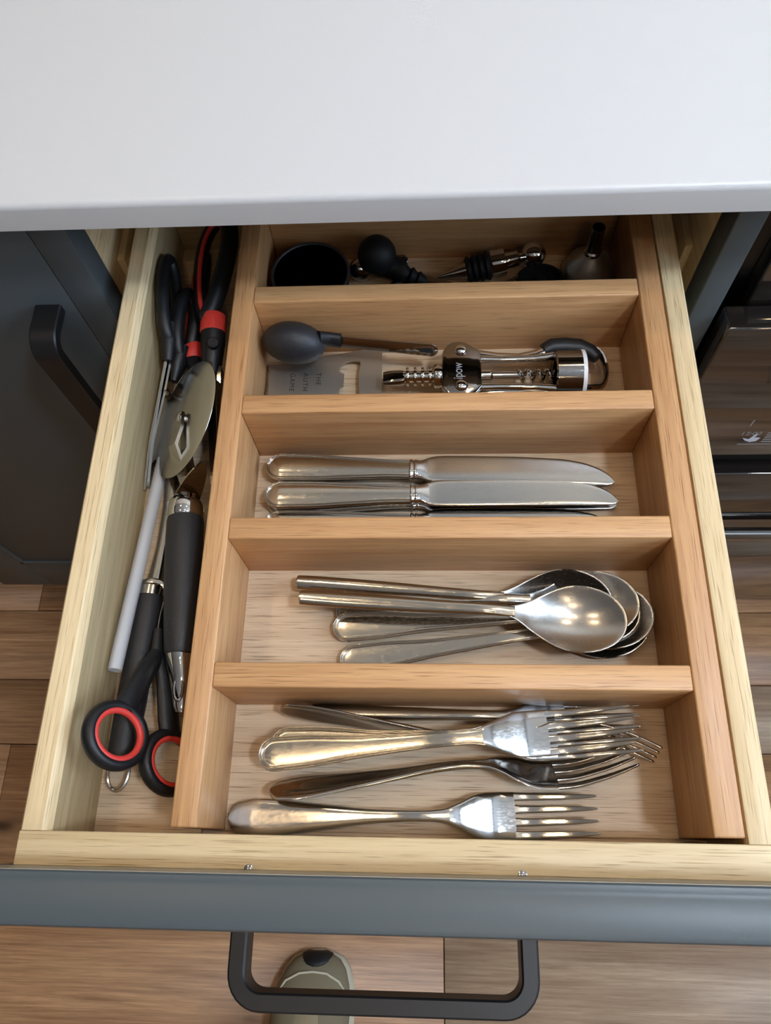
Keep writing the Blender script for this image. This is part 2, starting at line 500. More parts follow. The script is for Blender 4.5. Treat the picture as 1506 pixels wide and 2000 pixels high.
def bead_strip(x0, x1, z0, z1, along):
    c = 5.0
    if along == 'x': rings = [[(x, FY + 3, z0), (x, FY - 2.2, z0 + 1.0), (x, FY - 2.2, z0 + c), (x, FY + 3, z0 + c + 2.5)] for x in (x0, x1)]
    else: rings = [[(x0, FY + 3, z), (x0 + 1.0, FY - 2.2, z), (x0 + c, FY - 2.2, z), (x0 + c + 2.5, FY + 3, z)] for z in (z0, z1)]
    vf = loft(rings)
    link('edge_bead', mesh('edge_bead', sub(vf[0], dc), vf[1], 30), 'paint_grey', door)
bead_strip(DL, DR, DB, DB, 'x'); bead_strip(DL, DL, DB, DT, 'z')

def pull_handle(name, mat, parent, o, U, V, length, depth, wid, th, base, label=None):
    """flat-bar D pull: U along the bar, V out from the face, W across the width"""
    U, V = Vector(U), Vector(V); W = U.cross(V)
    r = 18
    pts = [(0, 0), (0, depth - r)] + [(r - r * math.cos(a), depth - r + r * math.sin(a)) for a in (math.radians(11.25 * k) for k in range(1, 8))] + [(r, depth), (length - r, depth)] + \
          [(length - r + r * math.sin(a), depth - r + r * math.cos(a)) for a in (math.radians(11.25 * k) for k in range(1, 8))] + [(length, depth - r), (length, 0)]
    rings = []
    for i, (a, b) in enumerate(pts):
        p0, p1 = pts[max(i - 1, 0)], pts[min(i + 1, len(pts) - 1)]
        tx, ty = p1[0] - p0[0], p1[1] - p0[1]; q = math.hypot(tx, ty); tx, ty = tx / q, ty / q
        nx, ny = ty, -tx                      # towards the inside of the D
        c = 1.0
        ring = []
        for s, w in ((0, -wid / 2 + c), (c, -wid / 2), (th - c, -wid / 2), (th, -wid / 2 + c), (th, wid / 2 - c), (th - c, wid / 2), (c, wid / 2), (0, wid / 2 - c)):
            ring.append(Vector(o) + U * (a + nx * s) + V * (b + ny * s) + W * w)
        rings.append(ring)
    ob = part(name, loft(rings), mat, parent, base, 35)
    if label: ob['label'] = label
    return ob
pull_handle('handle', 'metal_black', door, (-151, FY, -14), (0, 0, -1), (0, -1, 0), 160, 36, 19, 9, dc, 'black flat-bar pull handle')

# ------------------------------------------------------------------ oven on the right
ov = thing('built_in_oven', 'black glass fronted double oven right of the drawer', 'oven', (620, 345, FZ))
ob_ = (620, 345, FZ)
OX0, OX1 = 324, 915
board('body', OX0, OX1, 362, 890, FZ + 120, CB - 2, 'oven_enamel', ov, 'x', 1, ob_)
board('control_panel', OX0 + 16, OX1 - 16, 346, 362, -66, CB - 8, 'oven_glass', ov, 'x', 1.5, ob_)
td = board('door', OX0, OX1, 325, 346, -226, -37, 'oven_glass', ov, 'x', 2.0, ob_)
td['label'] = 'upper black glass oven door'
board('vent_strip', OX0 + 4, OX1 - 4, 344, 362, -272, -226, 'gap_dark', ov, 'x', 0.5, ob_)
ld = board('door', OX0, OX1, 328, 348, -665, -272, 'oven_glass', ov, 'x', 2.0, ob_)
ld['label'] = 'lower black glass oven door'
hb_ = part('handle', tube([(OX0 + 30, 314, -392), (OX1 - 30, 314, -392)], 7.5, 16, flat=1.0), 'gunmetal', ov, ob_)
for hx in (OX0 + 50, OX1 - 50):
    part('handle_post', tube([(hx, 314, -392), (hx, 329, -392)], 5, 12), 'gunmetal', ov, ob_)
board('plinth', OX0, OX1, 395, 413, FZ, FZ + 120, 'gap_dark', ov, 'x', 0.5, ob_)
# printed sticker on the upper door: digits, pointing hand, lines of text, frame
tdc = ((OX0 + OX1) / 2, 335.5, (-226 - 37) / 2)
def on_door(name, me, mat, x, z):
    o = link(name, me, mat, td)
    o.matrix_local = frame((x - tdc[0], 324.9 - tdc[1], z - tdc[2]), (1, 0, 0), (0, 0, 1), (0, -1, 0))
    return o
on_door('printed_digits', text_mesh('12:00', 8.0), 'print_grey', 385.5, -187.5)
hand = [(0, 0), (3, -4), (8, -7), (13, -5.5), (15, 0), (12, 1), (9.5, 0.5), (10.5, 6.5), (8.8, 7.5), (6.5, 0.5), (5.5, -2)]
on_door('printed_hand', prism(hand, (0, 0, 0), (1, 0, 0), (0, 1, 0), (0, 0, 1), 0.1), 'print_white', 390.0, -193)
for k in range(5):
    on_door('printed_line', box_mesh(46, 1.6, 0.1), 'print_grey', 431, -184 - k * 3.8)
on_door('printed_rule', box_mesh(70, 1.0, 0.1), 'print_grey', 424, -204)
on_door('printed_rule', box_mesh(1.0, 10, 0.1), 'print_grey', 388.5, -167)

# ------------------------------------------------------------------ the drawer
dr = thing('drawer', 'open oak drawer with grey front panel and black handle', 'drawer', (96, 200, -70))
db = (96, 200, -70)
ZT, ZF = 1.0, -58.1
DLo, DLi, DRi, DRo = -90.8, -76.6, 270.5, 284.0
YB = 441
def side_board(x_out, x_in, cham):
    """side in a duller oak with a paler oak strip along its top"""
    sg = 1 if x_in > x_out else -1
    L = (YB + 2.0) / 2
    cx = (x_out + x_in) / 2
    o = board('side_board', min(x_out, x_in), max(x_out, x_in), -2.0, YB, -74, ZT - 6.5, 'oak_side', dr, 'y', 0, db)
    prof = [(x_out, ZT - 6.5), (x_out, ZT - 1.2), (x_out + sg * 1.2, ZT)]
    if cham: prof += [(x_in - sg * 3.0, ZT), (x_in - sg * 2.0, ZT - 0.8), (x_in, ZT - 6.5)]
    else: prof += [(x_in - sg * 1.6, ZT), (x_in - sg * 0.4, ZT - 0.6), (x_in, ZT - 2), (x_in, ZT - 6.5)]
    rings = [[(q, -(x - cx), z - ZT + 3) for x, z in prof] for q in (-L, 0, L)]
    return link('top_strip', mesh('top_strip', *loft(rings), 35), 'oak_pale', dr, (cx - db[0], (YB - 2.0) / 2 - db[1], ZT - 3 - db[2]), (0, 0, math.pi / 2))
side_board(DLo, DLi, True)
side_board(DRo, DRi, False)
board('front_board', DLo - 0.3, DRo + 0.3, -18.4, -2.1, -74, ZT, 'oak_pale', dr, 'x', 0.8, db)
board('back_board', DLi, DRi, YB - 14, YB, -74, ZT - 1, 'oak_dull', dr, 'x', 0.8, db)
board('bottom_board', DLi, DRi, -2.1, YB - 14, -66, -60.8, 'oak_base', dr, 'x', 0, db)
# painted front panel, proud above the box, with the bead round its front edge
PT = 45
def front_panel():
    prof = [(-18.5, -128), (-18.5, PT - 0.8), (-19.3, PT), (-21.6, PT), (-22.6, PT - 0.35), (-24.0, PT),
            (-38.2, PT), (-40.2, PT - 0.8), (-41.0, PT - 2.4), (-41.0, -126), (-39.5, -128)]
    rings = [[(x - 97, yy - (-30), zz + 40) for yy, zz in prof] for x in (-105.5, 97, 299)]
    return link('front_panel', mesh('front_panel', *loft(rings), 40), 'paint_grey', dr, (97 - db[0], -30 - db[1], -40 - db[2]))
front_panel()
board('panel_back', -105.0, 298.5, -18.45, -18.2, ZT + 0.3, PT - 0.9, 'panel_beige', dr, 'x', 0, db)  # thin beige sheet over the back face of the front panel
pull_handle('handle', 'metal_black', dr, (12.5, -41, -49), (1, 0, 0), (0, -1, 0), 160, 44, 18, 9, db, 'black flat-bar pull handle')
for sx in (28.3, 161.8):
    part('screw', lathe([(0.01, 0.5), (1.4, 0.4), (2.2, 0.1), (2.2, -0.4), (0.01, -0.4)], (sx, -17.6, ZT), (0, 0, 1), 16), 'steel', dr, db)

# ------------------------------------------------------------------ the cutlery tray
tr = thing('cutlery_tray', 'warm oak cutlery tray with five compartments inside the drawer', 'cutlery tray', (128, 200, -60))
tb = (128, 200, -60)
LI, LO, RI, RO = 0.0, -13.9, 255.0, 270.0
TD = [71.1, 157.0, 241.3, 327.1]
def rail_l(name, x0, x1):
    board(name, x0, x1, 0.6, 426.4, -60, 0, 'oak_warm', tr, 'y', 1.0, tb)
rail_l('rail', LO, LI)
rail_l('rail', RI, RO)
for d in TD:
    board('divider', LI, RI, d, d + 13.5, -60, -0.3, 'oak_warm', tr, 'x', 0.9, tb)
board('back_rail', LI, RI, 412.9, 426.4, -60, 0, 'oak_warm', tr, 'x', 0.9, tb)
for a, b in ((0.6, 71.1), (84.6, 157.0), (170.5, 241.3), (254.8, 327.1), (340.6, 412.9)):
    board('base_panel', LI, RI, a, b, -60.5, -58.1, 'oak_base', tr, 'x', 0, tb)
board('base_panel', DLi, LO, -2.0, YB - 14.2, -60.5, -58.1, 'oak_base', dr, 'x', 0, db).name = 'side_base_panel'

# ------------------------------------------------------------------ cutlery
def section(us, zc, w, th, top=None, surf=None, yc=None, nt=18, nb_=8, power=4.0):
    rings = []
    for u in us:
        W_, T_, Z_ = max(w(u), 0.05), th(u), zc(u)
        Y_ = yc(u) if yc else 0.0
        ring = []
        for k in range(nt + 1):
            y = -W_ * math.cos(math.pi * k / nt)
            q = abs(y) / W_
            h = T_ / 2 * math.sqrt(max(0.0, 1 - q ** power))
            dz = surf(u, y, W_) if surf else 0.0
            e = top(u, y, W_) if top else 0.0
            ring.append((u, Y_ + y, Z_ + dz + h + e))
        for k in range(1, nb_):
            y = W_ * math.cos(math.pi * k / nb_)
            q = abs(y) / W_
            h = T_ / 2 * math.sqrt(max(0.0, 1 - q ** power))
            dz = surf(u, y, W_) if surf else 0.0
            ring.append((u, Y_ + y, Z_ + dz - h))
        rings.append(ring)
    return loft(rings)

def lin(a, b, n): return [a + (b - a) * i / (n - 1) for i in range(n)]
def end_round(u, R, W): return W * math.sqrt(max(0.0, 1 - ((R - u) / R) ** 2)) if u < R else W

def thread_top(R):
    def f(u, y, w):
        d = w - abs(y)
        if u < R: d = min(d, R - math.hypot(R - u, y * R / max(R, 0.1)))
        k = min(1.0, max(w, 1.0) / 6.0)
        d = d / max(k, 0.2)
        if d < 0: d = 0
        if d > 3.4: return -0.45 * k
        return k * (0.42 * math.cos(2 * math.pi * (d - 0.75) / 1.5) - 0.08 - 0.12 * d)
    return f

def threaded(L, hw, R, W, zc, th, power=4.0, fade=None, amp=1.0):
    """handle whose raised threads follow its outline round the end"""
    DS = [0, 0.12, 0.35, 0.62, 0.9, 1.15, 1.4, 1.65, 1.9, 2.2, 2.5, 2.8, 3.2, 3.7]
    def ridge(d):
        if d >= 3.2: return -0.42
        return 0.30 * math.cos(2 * math.pi * (d - 0.62) / 1.28) - 0.10 - 0.10 * d if d < 2.55 else -0.42 + 0.25 * (3.2 - d)
    wf = lambda u: end_round(u, R, W) if u < R else hw(u)
    rows = []
    us = lin(R, L, max(10, int((L - R) / 2.5)))
    for u in reversed(us): rows.append(((u, -wf(u)), (u, 0.0), wf(u)))
    na = 24
    for k in range(1, na):
        a = math.pi * k / na
        rows.append(((R - R * math.sin(a), -W * math.cos(a)), (R, 0.0), W))
    for u in us: rows.append(((u, wf(u)), (u, 0.0), wf(u)))
    v, f = [], []
    cols = len(DS) + 2
    for side in (1, -1):
        for (ou, oy), (mu, my), w in rows:
            k = min(1.0, w / 6.5)
            dist = math.hypot(mu - ou, my - oy)
            offs = [d * k / dist for d in DS]
            offs += [offs[-1] + (1 - offs[-1]) * 0.5, 1.0]
            for i, q in enumerate(offs):
                u = ou + (mu - ou) * q; y = oy + (my - oy) * q
                e = 1 - q
                h = th(u) / 2 * math.sqrt(max(0.0, 1 - e ** power))
                d = DS[i] if i < len(DS) else 9
                fd = fade(u) if fade else 1.0
                z = zc(u) + side * h + (ridge(d) * k * amp * 2.0 * fd * (1.0 if i else 0.0) if side > 0 else 0.0)
                v.append((u, y, z))
    n = len(rows)
    off = n * cols
    for s_ in (0, 1):
        for i in range(n - 1):
            for j in range(cols - 1):
                a = s_ * off + i * cols + j
                f.append((a, a + 1, a + cols + 1, a + cols))
    bm = bmesh.new()
    vs = [bm.verts.new((a * S, b * S, c * S)) for a, b, c in v]
    for q in f:
        try: bm.faces.new([vs[i] for i in q])
        except ValueError: pass
    bmesh.ops.remove_doubles(bm, verts=bm.verts, dist=1e-6)
    bmesh.ops.recalc_face_normals(bm, faces=bm.faces)
    for fc in bm.faces: fc.smooth = True
    me = bpy.data.meshes.new('threaded_handle'); bm.to_mesh(me); bm.free()
    return me

def handle_us(L):
    return [0.0, 0.15, 0.4, 0.8] + lin(1.3, 11, 20) + lin(12, L, max(8, int(L / 2.6)))

FORK_Z = pchip([0, 25, 70, 110, 126, 140, 154, 168, 188, 207], [3.2, 5.0, 9.5, 13.6, 13.2, 9.0, 4.2, 3.4, 7.4, 14.5])
def build_fork(kind, label, group):
    t = thing('fork', label, 'fork', (0, 0, 0), group)
    if kind == 'rod':
        hw = pchip([0, 20, 60, 105, 122, 130, 138, 146, 152], [4.8, 5.0, 4.4, 3.4, 3.6, 5.5, 9.0, 11.6, 12.2])
        wf = lambda u: min(end_round(u, 1.5, 5.0), hw(u)) if u < 2 else hw(u)
        th = pchip([0, 60, 110, 135, 152, 207], [5.2, 5.0, 4.2, 2.6, 2.0, 1.4]); top = None; pw = 2.6; mt = 'steel_worn'
    elif kind == 'thread':
        hw = pchip([10, 25, 60, 100, 118, 128, 138, 146, 152], [9.6, 9.2, 6.2, 4.4, 4.3, 6.2, 9.8, 12.2, 12.6])
        wf = lambda u: end_round(u, 10, 9.6) if u < 10 else hw(u)
        th = pchip([0, 60, 110, 135, 152, 207], [3.2, 3.6, 4.0, 2.6, 2.0, 1.4])
        tt = thread_top(10); top = lambda u, y, w: tt(u, y, w) * max(0.0, min(1.0, (132 - u) / 14)); pw = 4.0; mt = 'steel_worn'
    else:
        hw = pchip([7, 18, 50, 90, 112, 122, 132, 141, 148, 154], [8.6, 10.0, 7.0, 3.4, 2.9, 3.6, 7.0, 11.0, 12.3, 12.5])
        wf = lambda u: end_round(u, 7, 8.6) if u < 7 else hw(u)
        th = pchip([0, 60, 110, 135, 152, 207], [2.4, 3.2, 4.0, 2.6, 2.0, 1.4]); top = None; pw = 4.0; mt = 'steel'
    if kind == 'thread':
        link('handle', threaded(126, hw, 10, 9.6, FORK_Z, th, 4.0, lambda u: max(0.0, min(1.0, (130 - u) / 14))), mt, t)
    else:
        link('handle', mesh('fork_handle', *section(handle_us(126), FORK_Z, wf, th, top, power=pw), 60), mt, t)
    link('head', mesh('fork_head', *section(lin(126, 163, 22), FORK_Z, lambda u: hw(u), th, None, power=pw), 60), 'steel', t)
    for k in range(4):
        c0 = (-10.15, -3.4, 3.4, 10.15)[k]
        yc = lambda u, c0=c0: c0 * (1 - 0.06 * max(0, (u - 165)) / 42)
        tw = pchip([162.6, 165, 185, 203, 206.3, 207], [2.35, 2.2, 1.8, 1.0, 0.6, 0.15])
        link('tine', mesh('fork_tine', *section(lin(162.6, 204, 18) + [205.2, 206.2, 206.8, 207], FORK_Z, tw, th, None, None, yc, 10, 6, 7.0), 60), 'steel', t)
    return t

SP_Z = pchip([0, 30, 80, 115, 130, 142, 160, 178, 195], [5.0, 6.5, 10.0, 13.0, 12.6, 10.6, 9.6, 10.2, 11.6])
def bowl_w(u):
    if u > 167: return 20.4 * (max(0.0, 1 - ((u - 167) / 28.0) ** 2.1)) ** 0.5
    s = min(1.0, max(0.0, (u - 126) / 41.0))
    return 3.3 + 17.1 * math.sin(math.pi / 2 * s) ** 1.55
def build_spoon(kind, label, group):
    t = thing('spoon', label, 'spoon', (0, 0, 0), group)
    if kind == 'rod':
        hw = pchip([0, 20, 60, 105, 126], [4.7, 5.0, 4.6, 3.6, 3.3])
        wf = lambda u: min(end_round(u, 1.5, 5.0), hw(u)) if u < 2 else hw(u)
        th = pchip([0, 60, 110, 126], [5.4, 5.2, 4.4, 3.0]); top = None; pw = 2.6
    else:
        hw = pchip([10, 25, 60, 100, 126], [9.4, 9.0, 6.0, 4.2, 3.3])
        wf = lambda u: end_round(u, 10, 9.4) if u < 10 else hw(u)
        th = pchip([0, 60, 110, 126], [3.0, 3.4, 3.6, 3.0]); tt = thread_top(10)
        top = lambda u, y, w: tt(u, y, w) * max(0.0, min(1.0, (124 - u) / 10)); pw = 4.0
    if kind == 'rod':
        link('handle', mesh('spoon_handle', *section(handle_us(130), SP_Z, wf, th, top, power=pw), 60), 'steel_worn', t)
    else:
        link('handle', threaded(130, hw, 10, 9.4, SP_Z, th, 4.0, lambda u: max(0.0, min(1.0, (126 - u) / 12))), 'steel_worn', t)
    # concentric bowl: rings shrink from the rim towards the deepest point
    half = [126, 128, 130.5, 133, 136, 139, 142, 146, 150, 155, 160, 165, 170, 175, 180, 184, 187.5, 190, 192, 193.5, 194.5]
    rim = [(126, 0.0)] + [(u, bowl_w(u)) for u in half] + [(195.0, 0.0)] + [(u, -bowl_w(u)) for u in reversed(half)]
    rim[0] = (125.6, 0.0)
    cu = 164.0; N_ = len(rim)
    fr_ = [1.0, 0.985, 0.95, 0.9, 0.83, 0.75, 0.66, 0.56, 0.46, 0.36, 0.26, 0.16, 0.07, 0.01]
    def bz(u, y, r):
        a = 31.5 if u > cu else 36.0
        q = 1 - ((u - cu) / a) ** 2 - (y / 20.6) ** 2
        q = (q + math.sqrt(q * q + 0.012)) / 2
        return SP_Z(u) - 9.4 * q
    tops, bots = [], []
    for r in fr_:
        tops.append([(cu + (u - cu) * r, y * r, bz(cu + (u - cu) * r, y * r, r) + 0.65 - (0.45 if r == 1.0 else 0)) for u, y in rim])
        bots.append([(cu + (u - cu) * r, y * r, bz(cu + (u - cu) * r, y * r, r) - 0.65 + (0.45 if r == 1.0 else 0)) for u, y in rim])
    link('bowl', mesh('spoon_bowl', *loft(list(reversed(bots)) + tops), 75), 'steel_satin', t)
    return t

def build_knife(label, group):
    t = thing('table_knife', label, 'knife', (0, 0, 0), group)
    hw = pchip([11, 30, 60, 90, 97], [9.6, 9.4, 7.9, 6.6, 6.6])
    wf = lambda u: end_round(u, 11, 9.6) if u < 11 else hw(u)
    th = pchip([0, 12, 60, 97], [5.5, 7.8, 8.2, 7.0])
    zc = lambda u: 4.2
    link('handle', threaded(97, hw, 11, 9.6, zc, th, 3.0, None, 1.2), 'steel_worn', t)
    bw = pchip([96.5, 97.5, 98.5, 99.5, 100.5, 101.5, 103, 106, 109], [6.8, 7.4, 6.9, 6.5, 7.1, 6.8, 6.6, 7.4, 8.4])
    bt = pchip([96.5, 97.5, 98.5, 99.5, 100.5, 101.5, 103, 106, 109], [7.2, 8.2, 7.2, 6.6, 7.8, 7.0, 6.4, 5.0, 3.2])
    link('bolster', mesh('knife_bolster', *section(lin(96.5, 109, 26), zc, bw, bt, power=3.0), 60), 'chrome', t)
    up = pchip([106, 109, 114, 122, 160, 195, 210, 220, 226, 229, 230], [7.2, 8.6, 10.2, 10.7, 10.9, 9.8, 7.4, 3.6, -0.6, -4.2, -6.4])
    lo = pchip([106, 109, 114, 130, 200, 224, 229, 230], [-7.2, -8.4, -8.9, -9.0, -9.2, -8.9, -7.9, -6.6])
    wk = lambda u: (up(u) - lo(u)) / 2
    yk = lambda u: (up(u) + lo(u)) / 2
    tk = pchip([106, 112, 200, 230], [3.4, 2.2, 1.9, 1.4])
    link('blade', mesh('knife_blade', *section(lin(106, 222, 40) + lin(223, 230, 12), zc, wk, tk, None, None, yk, 14, 10, 14.0), 60), 'blade_steel', t)
    return t

def place(root, A, B, roll=0.0, scale=1.0):
    """lay a thing with its local X axis from A towards B, rolled about that axis"""
    A, B = Vector(A), Vector(B)
    x = (B - A).normalized()
    z = Vector((0, 0, 1)); y = z.cross(x).normalized(); z = x.cross(y)
    M = Matrix(((x.x, y.x, z.x, A.x * S), (x.y, y.y, z.y, A.y * S), (x.z, y.z, z.z, A.z * S), (0, 0, 0, 1)))
    root.matrix_world = M @ Matrix.Rotation(math.radians(roll), 4, 'X') @ Matrix.Scale(scale, 4)

FG, SG, KG = 'forks in the front compartment', 'spoons in the compartment behind the forks', 'table knives in the middle compartment'
# forks
fk = build_fork('plain', 'plain steel fork lying alone nearest the drawer front', FG)
place(fk, (2.2, 6.9, -58), (208, 11.6, -58.0))
f2 = copy_tree(fk); f2['label'] = 'plain flat-handled fork rolled onto its side under the fork pile'
place(f2, (27.5, 18.5, -45), (229, 32.5, -48), -48, 0.985)
f3 = copy_tree(fk); f3['label'] = 'fork lying on its edge, tines poking out right of the pile'
place(f3, (30, 69.5, -45.2), (246, 57.5, -45.2), 74, 1.04)
ft = build_fork('thread', 'thread-edged fork on top of the fork pile', FG)
place(ft, (20.9, 39.3, -38.5), (225, 57.0, -36))
f5 = copy_tree(ft); f5['label'] = 'thread-edged fork nested second from the top of the pile'
place(f5, (26.0, 46.0, -46), (229, 53.5, -41.5))
fr = build_fork('rod', 'fork with thick rod handle at the back of the fork pile', FG)
place(fr, (46.5, 66.5, -56), (228, 62.0, -57), 0, 0.92)
# spoons
sa = build_spoon('rod', 'rod-handled spoon on top of the spoon pile', SG)
place(sa, (38.0, 132.4, -41.0), (232, 115.6, -39.5))
s2 = copy_tree(sa); s2['label'] = 'rod-handled spoon against the divider, bowl tipped and dark'
place(s2, (33.5, 147.2, -53), (222, 132.0, -49.5), 17)
s3 = copy_tree(sa); s3['label'] = 'rod-handled spoon under the top spoon, bowl to its right'
place(s3, (48.5, 135.5, -53.5), (243, 130.0, -50))
st = build_spoon('thread', 'thread-edged spoon in the middle of the spoon pile', SG)
place(st, (57.5, 117.6, -56.5), (246, 124.5, -54.5))
s5 = copy_tree(st); s5['label'] = 'thread-edged spoon half hidden by the front divider'
place(s5, (62.5, 96.5, -56.6), (247, 121.5, -57.2), 0, 0.97)
s6 = copy_tree(st); s6['label'] = 'thread-edged spoon almost hidden, only its handle tip showing'
place(s6, (58.8, 128.5, -57.3), (243, 127, -57.3), 0, 0.955)
# knives
kn = build_knife('table knife lying topmost against the back divider', KG)
place(kn, (8.0, 226.4, -49.5), (238, 219.5, -49.5))
k2 = copy_tree(kn); k2['label'] = 'table knife lying topmost in the middle of its compartment'
place(k2, (8.6, 205.3, -49.5), (238, 205.8, -49.5))
k3 = copy_tree(kn); k3['label'] = 'table knife half hidden behind the front divider of its compartment'
place(k3, (8.6, 187.6, -56), (235, 188.0, -57))
k4 = copy_tree(kn); k4['label'] = 'table knife underneath the one against the back divider'
place(k4, (9.0, 229.0, -58), (238, 223.0, -58))
k5 = copy_tree(kn); k5['label'] = 'table knife underneath the middle one'
place(k5, (9.5, 203.0, -58), (236, 206.5, -58))

# ------------------------------------------------------------------ compartment with corkscrew
# coffee scoop lying with its black bowl upside down
B = (30, 312, -58)
t = thing('coffee_scoop', 'black coffee scoop with flat steel handle, lying bowl down', 'scoop', B)
rings = []
sc_c = Vector((24.3, 312.8, -26.5)); sx_, sy_, sz_ = 22.2, 14.2, 17.0
ax1 = Vector((0.985, -0.12, -0.05)).normalized(); ax3 = Vector((0.0, -0.25, 1.0)); ax3 = (ax3 - ax1 * ax3.dot(ax1)).normalized(); ax2 = ax3.cross(ax1)
def dome(k, q, s=1.0): return sc_c + ax1 * (sx_ * s * math.cos(k) * math.cos(q)) + ax2 * (sy_ * s * math.cos(k) * math.sin(q)) + ax3 * (sz_ * s * math.sin(k))
ks = [math.radians(a) for a in (-18, -8, 0, 10, 20, 32, 44, 56, 68, 80, 89)]
NQ = 36
outer = [[dome(k, 2 * math.pi * j / NQ) for j in range(NQ)] for k in ks]
inner = [[dome(k, 2 * math.pi * j / NQ, 0.93) for j in range(NQ)] for k in reversed(ks)]
vv, ff = loft(inner + [] if False else outer, cap=False)
ff.append(tuple(range((len(ks) - 1) * NQ, len(ks) * NQ)))
v2, f2_ = loft(inner, cap=False); f2_.append(tuple(range(NQ)))
n0 = len(vv)
ff += [tuple(i + n0 for i in f) for f in f2_]
last = n0 + (len(ks) - 1) * NQ
ff += [(j, (j + 1) % NQ, last + (j + 1) % NQ, last + j) for j in range(NQ)]
part('bowl', (vv + v2, ff), 'plastic_black_worn', t, B)
hA, hB = Vector((53.5, 316.2, -22.5)), Vector((124.5, 309.0, -28.5))
hU = (hB - hA).normalized(); hV = Vector((0, -0.35, -0.94)); hV = (hV - hU * hV.dot(hU)).normalized(); hN = hU.cross(hV)
part('socket', tube([sc_c + ax1 * 17 + Vector((0, 1, 6)), hA + hV * 4.5 - hU * 4, hA + hV * 4.5 + hU * 4], [6.5, 5.6, 5.4], 16, flat=0.7, up=hN), 'plastic_black', t, B)
HL = (hB - hA).length
outl = [(2, 0.6), (HL - 5, -1.5)] + arc(HL - 5, 3.5, 5, 5, -90, 90, 8) + [(2, 9.4)]
hm = prism(outl, hA - Vector(B), hU, hV, hN, 1.3, 0.3)
ho = link('handle', hm, 'steel', t)
slot = [(HL - 17, 2.6), (HL - 5, 0.8)] + arc(HL - 5, 3.5, 2.6, 2.6, -90, 90, 6) + [(HL - 13, 6.2)]
part('hanging_slot', tube([tuple(hA + hU * a + hV * b) for a, b in slot], 0.75, 8, closed=True), 'chrome', t, B)
link('slot_shade', prism([(HL - 14.5, 2.9), (HL - 5, 1.6), (HL - 3, 3.5), (HL - 5, 5.4), (HL - 12, 5.6)], hA - Vector(B), hU, hV, hN, 1.5), 'gap_dark', t)  # dark plate that paints the shade inside the open slot

# flat steel bottle-opener card
B = (45, 290, -58)
t = thing('bottle_opener', 'flat steel card bottle opener with dark lettering under the scoop', 'bottle opener', B)
CZ_ = -51
outer = [(3.2, 262), (84.3, 262), (84.1, 326.0), (3.0, 311.0)]
hole = [(54.3, 309.3), (58.6, 313.4), (63.8, 314.6), (68.3, 313.8), (68.7, 310.1), (67.7, 303.9), (67.8, 296.7), (68.6, 286.6), (67.5, 283), (62, 281.5), (56, 283), (53.5, 288.8), (54.2, 291.9), (56.9, 292.8), (57.1, 303.1), (53.6, 305.2)]
def plate_with_hole(outer, hole, z, th):
    bm = bmesh.new()
    def loop(pts):
        vs = [bm.verts.new((a * S, b * S, z * S)) for a, b in pts]
        return [bm.edges.new((vs[i], vs[(i + 1) % len(vs)])) for i in range(len(vs))]
    es = loop(outer) + loop(hole)
    bmesh.ops.triangle_fill(bm, edges=es, use_beauty=True)
    fs = list(bm.faces)
    r = bmesh.ops.extrude_face_region(bm, geom=fs)
    for g in r['geom']:
        if isinstance(g, bmesh.types.BMVert): g.co.z -= th * S
    bmesh.ops.recalc_face_normals(bm, faces=bm.faces)
    me = bpy.data.meshes.new('plate'); bm.to_mesh(me); bm.free()
    return me
pm = plate_with_hole([(a - B[0], b - B[1]) for a, b in outer], [(a - B[0], b - B[1]) for a, b in hole], CZ_ - B[2], 1.6)
link('plate', pm, 'card_steel', t)
for body, x in (('THE', 37.2), ('AUTH', 28.0), ('GAME', 18.4)):
    o = link('lettering', text_mesh(body, 5.0, 0.04, 1.25), 'print_dark', t)
    o.matrix_local = frame((x - B[0], 304.3 - B[1], CZ_ + 0.05 - B[2]), (0, -1, 0), (1, 0, 0), (0, 0, 1))

# winged corkscrew
B = (160, 293, -58)
t = thing('corkscrew', 'chrome winged corkscrew lying on its side with black grip', 'corkscrew', B)
AY, AZ = 292.5, -40.0
ax = lambda x, dy=0, dz=0: (x, AY + dy, AZ + dz)
part('cap_lifter', section(lin(86, 101, 8), lambda u: 0, pchip([86, 90, 98, 101], [5.0, 5.6, 5.6, 4.6]), pchip([86, 92, 101], [3, 6, 8]), power=5.0), 'gunmetal', t)
o = t.children[-1]; o.location = Vector((0 - B[0], AY - 1 - B[1], AZ - B[2])) * S
prof = [(0.01, 100), (4.2, 100)]
for k in range(4):
    x = 101.5 + k * 5.2
    prof += [(4.0, x), (6.4, x + 0.6), (6.6, x + 1.4), (6.4, x + 2.4), (4.0, x + 3.0)]
prof += [(4.0, 121), (8.2, 121.3), (8.6, 122), (8.6, 126), (8.2, 127), (0.01, 127)]
part('toothed_rack', lathe(prof, (0, AY, AZ), (1, 0, 0), 24), 'chrome', t, B, 50)
bodyo = [(126.6, -14), (126.6, 11)] + [(127.5, 15)] + arc(138, 15.5, 9.5, 6.8, 160, 40, 7) + [(150, 16.2), (153.5, 13.0), (153.5, -13.0), (150, -16.2)] + arc(138, -15.5, 9.5, 6.8, -40, -160, 7) + [(127.5, -15)]
link('body_plate', prism(bodyo, (0 - B[0], AY - B[1], AZ + 6 - B[2]), (1, 0, 0), (0, 1, 0), (0, 0, 1), 7.0, 1.4), 'gunmetal', t)
for dy in (15.0, -13.5):
    part('rivet', lathe([(0.01, 2.6), (2.6, 2.3), (4.2, 1.0), (4.5, 0), (0.01, 0)], (139.5, AY + dy, AZ + 9.4), (0, 0, 1), 20), 'chrome', t, B)
o = link('lettering', text_mesh('ipow', 9.0, 0.04, 1.0), 'print_grey', t)
for v in o.data.vertices: v.co.x *= 0.74
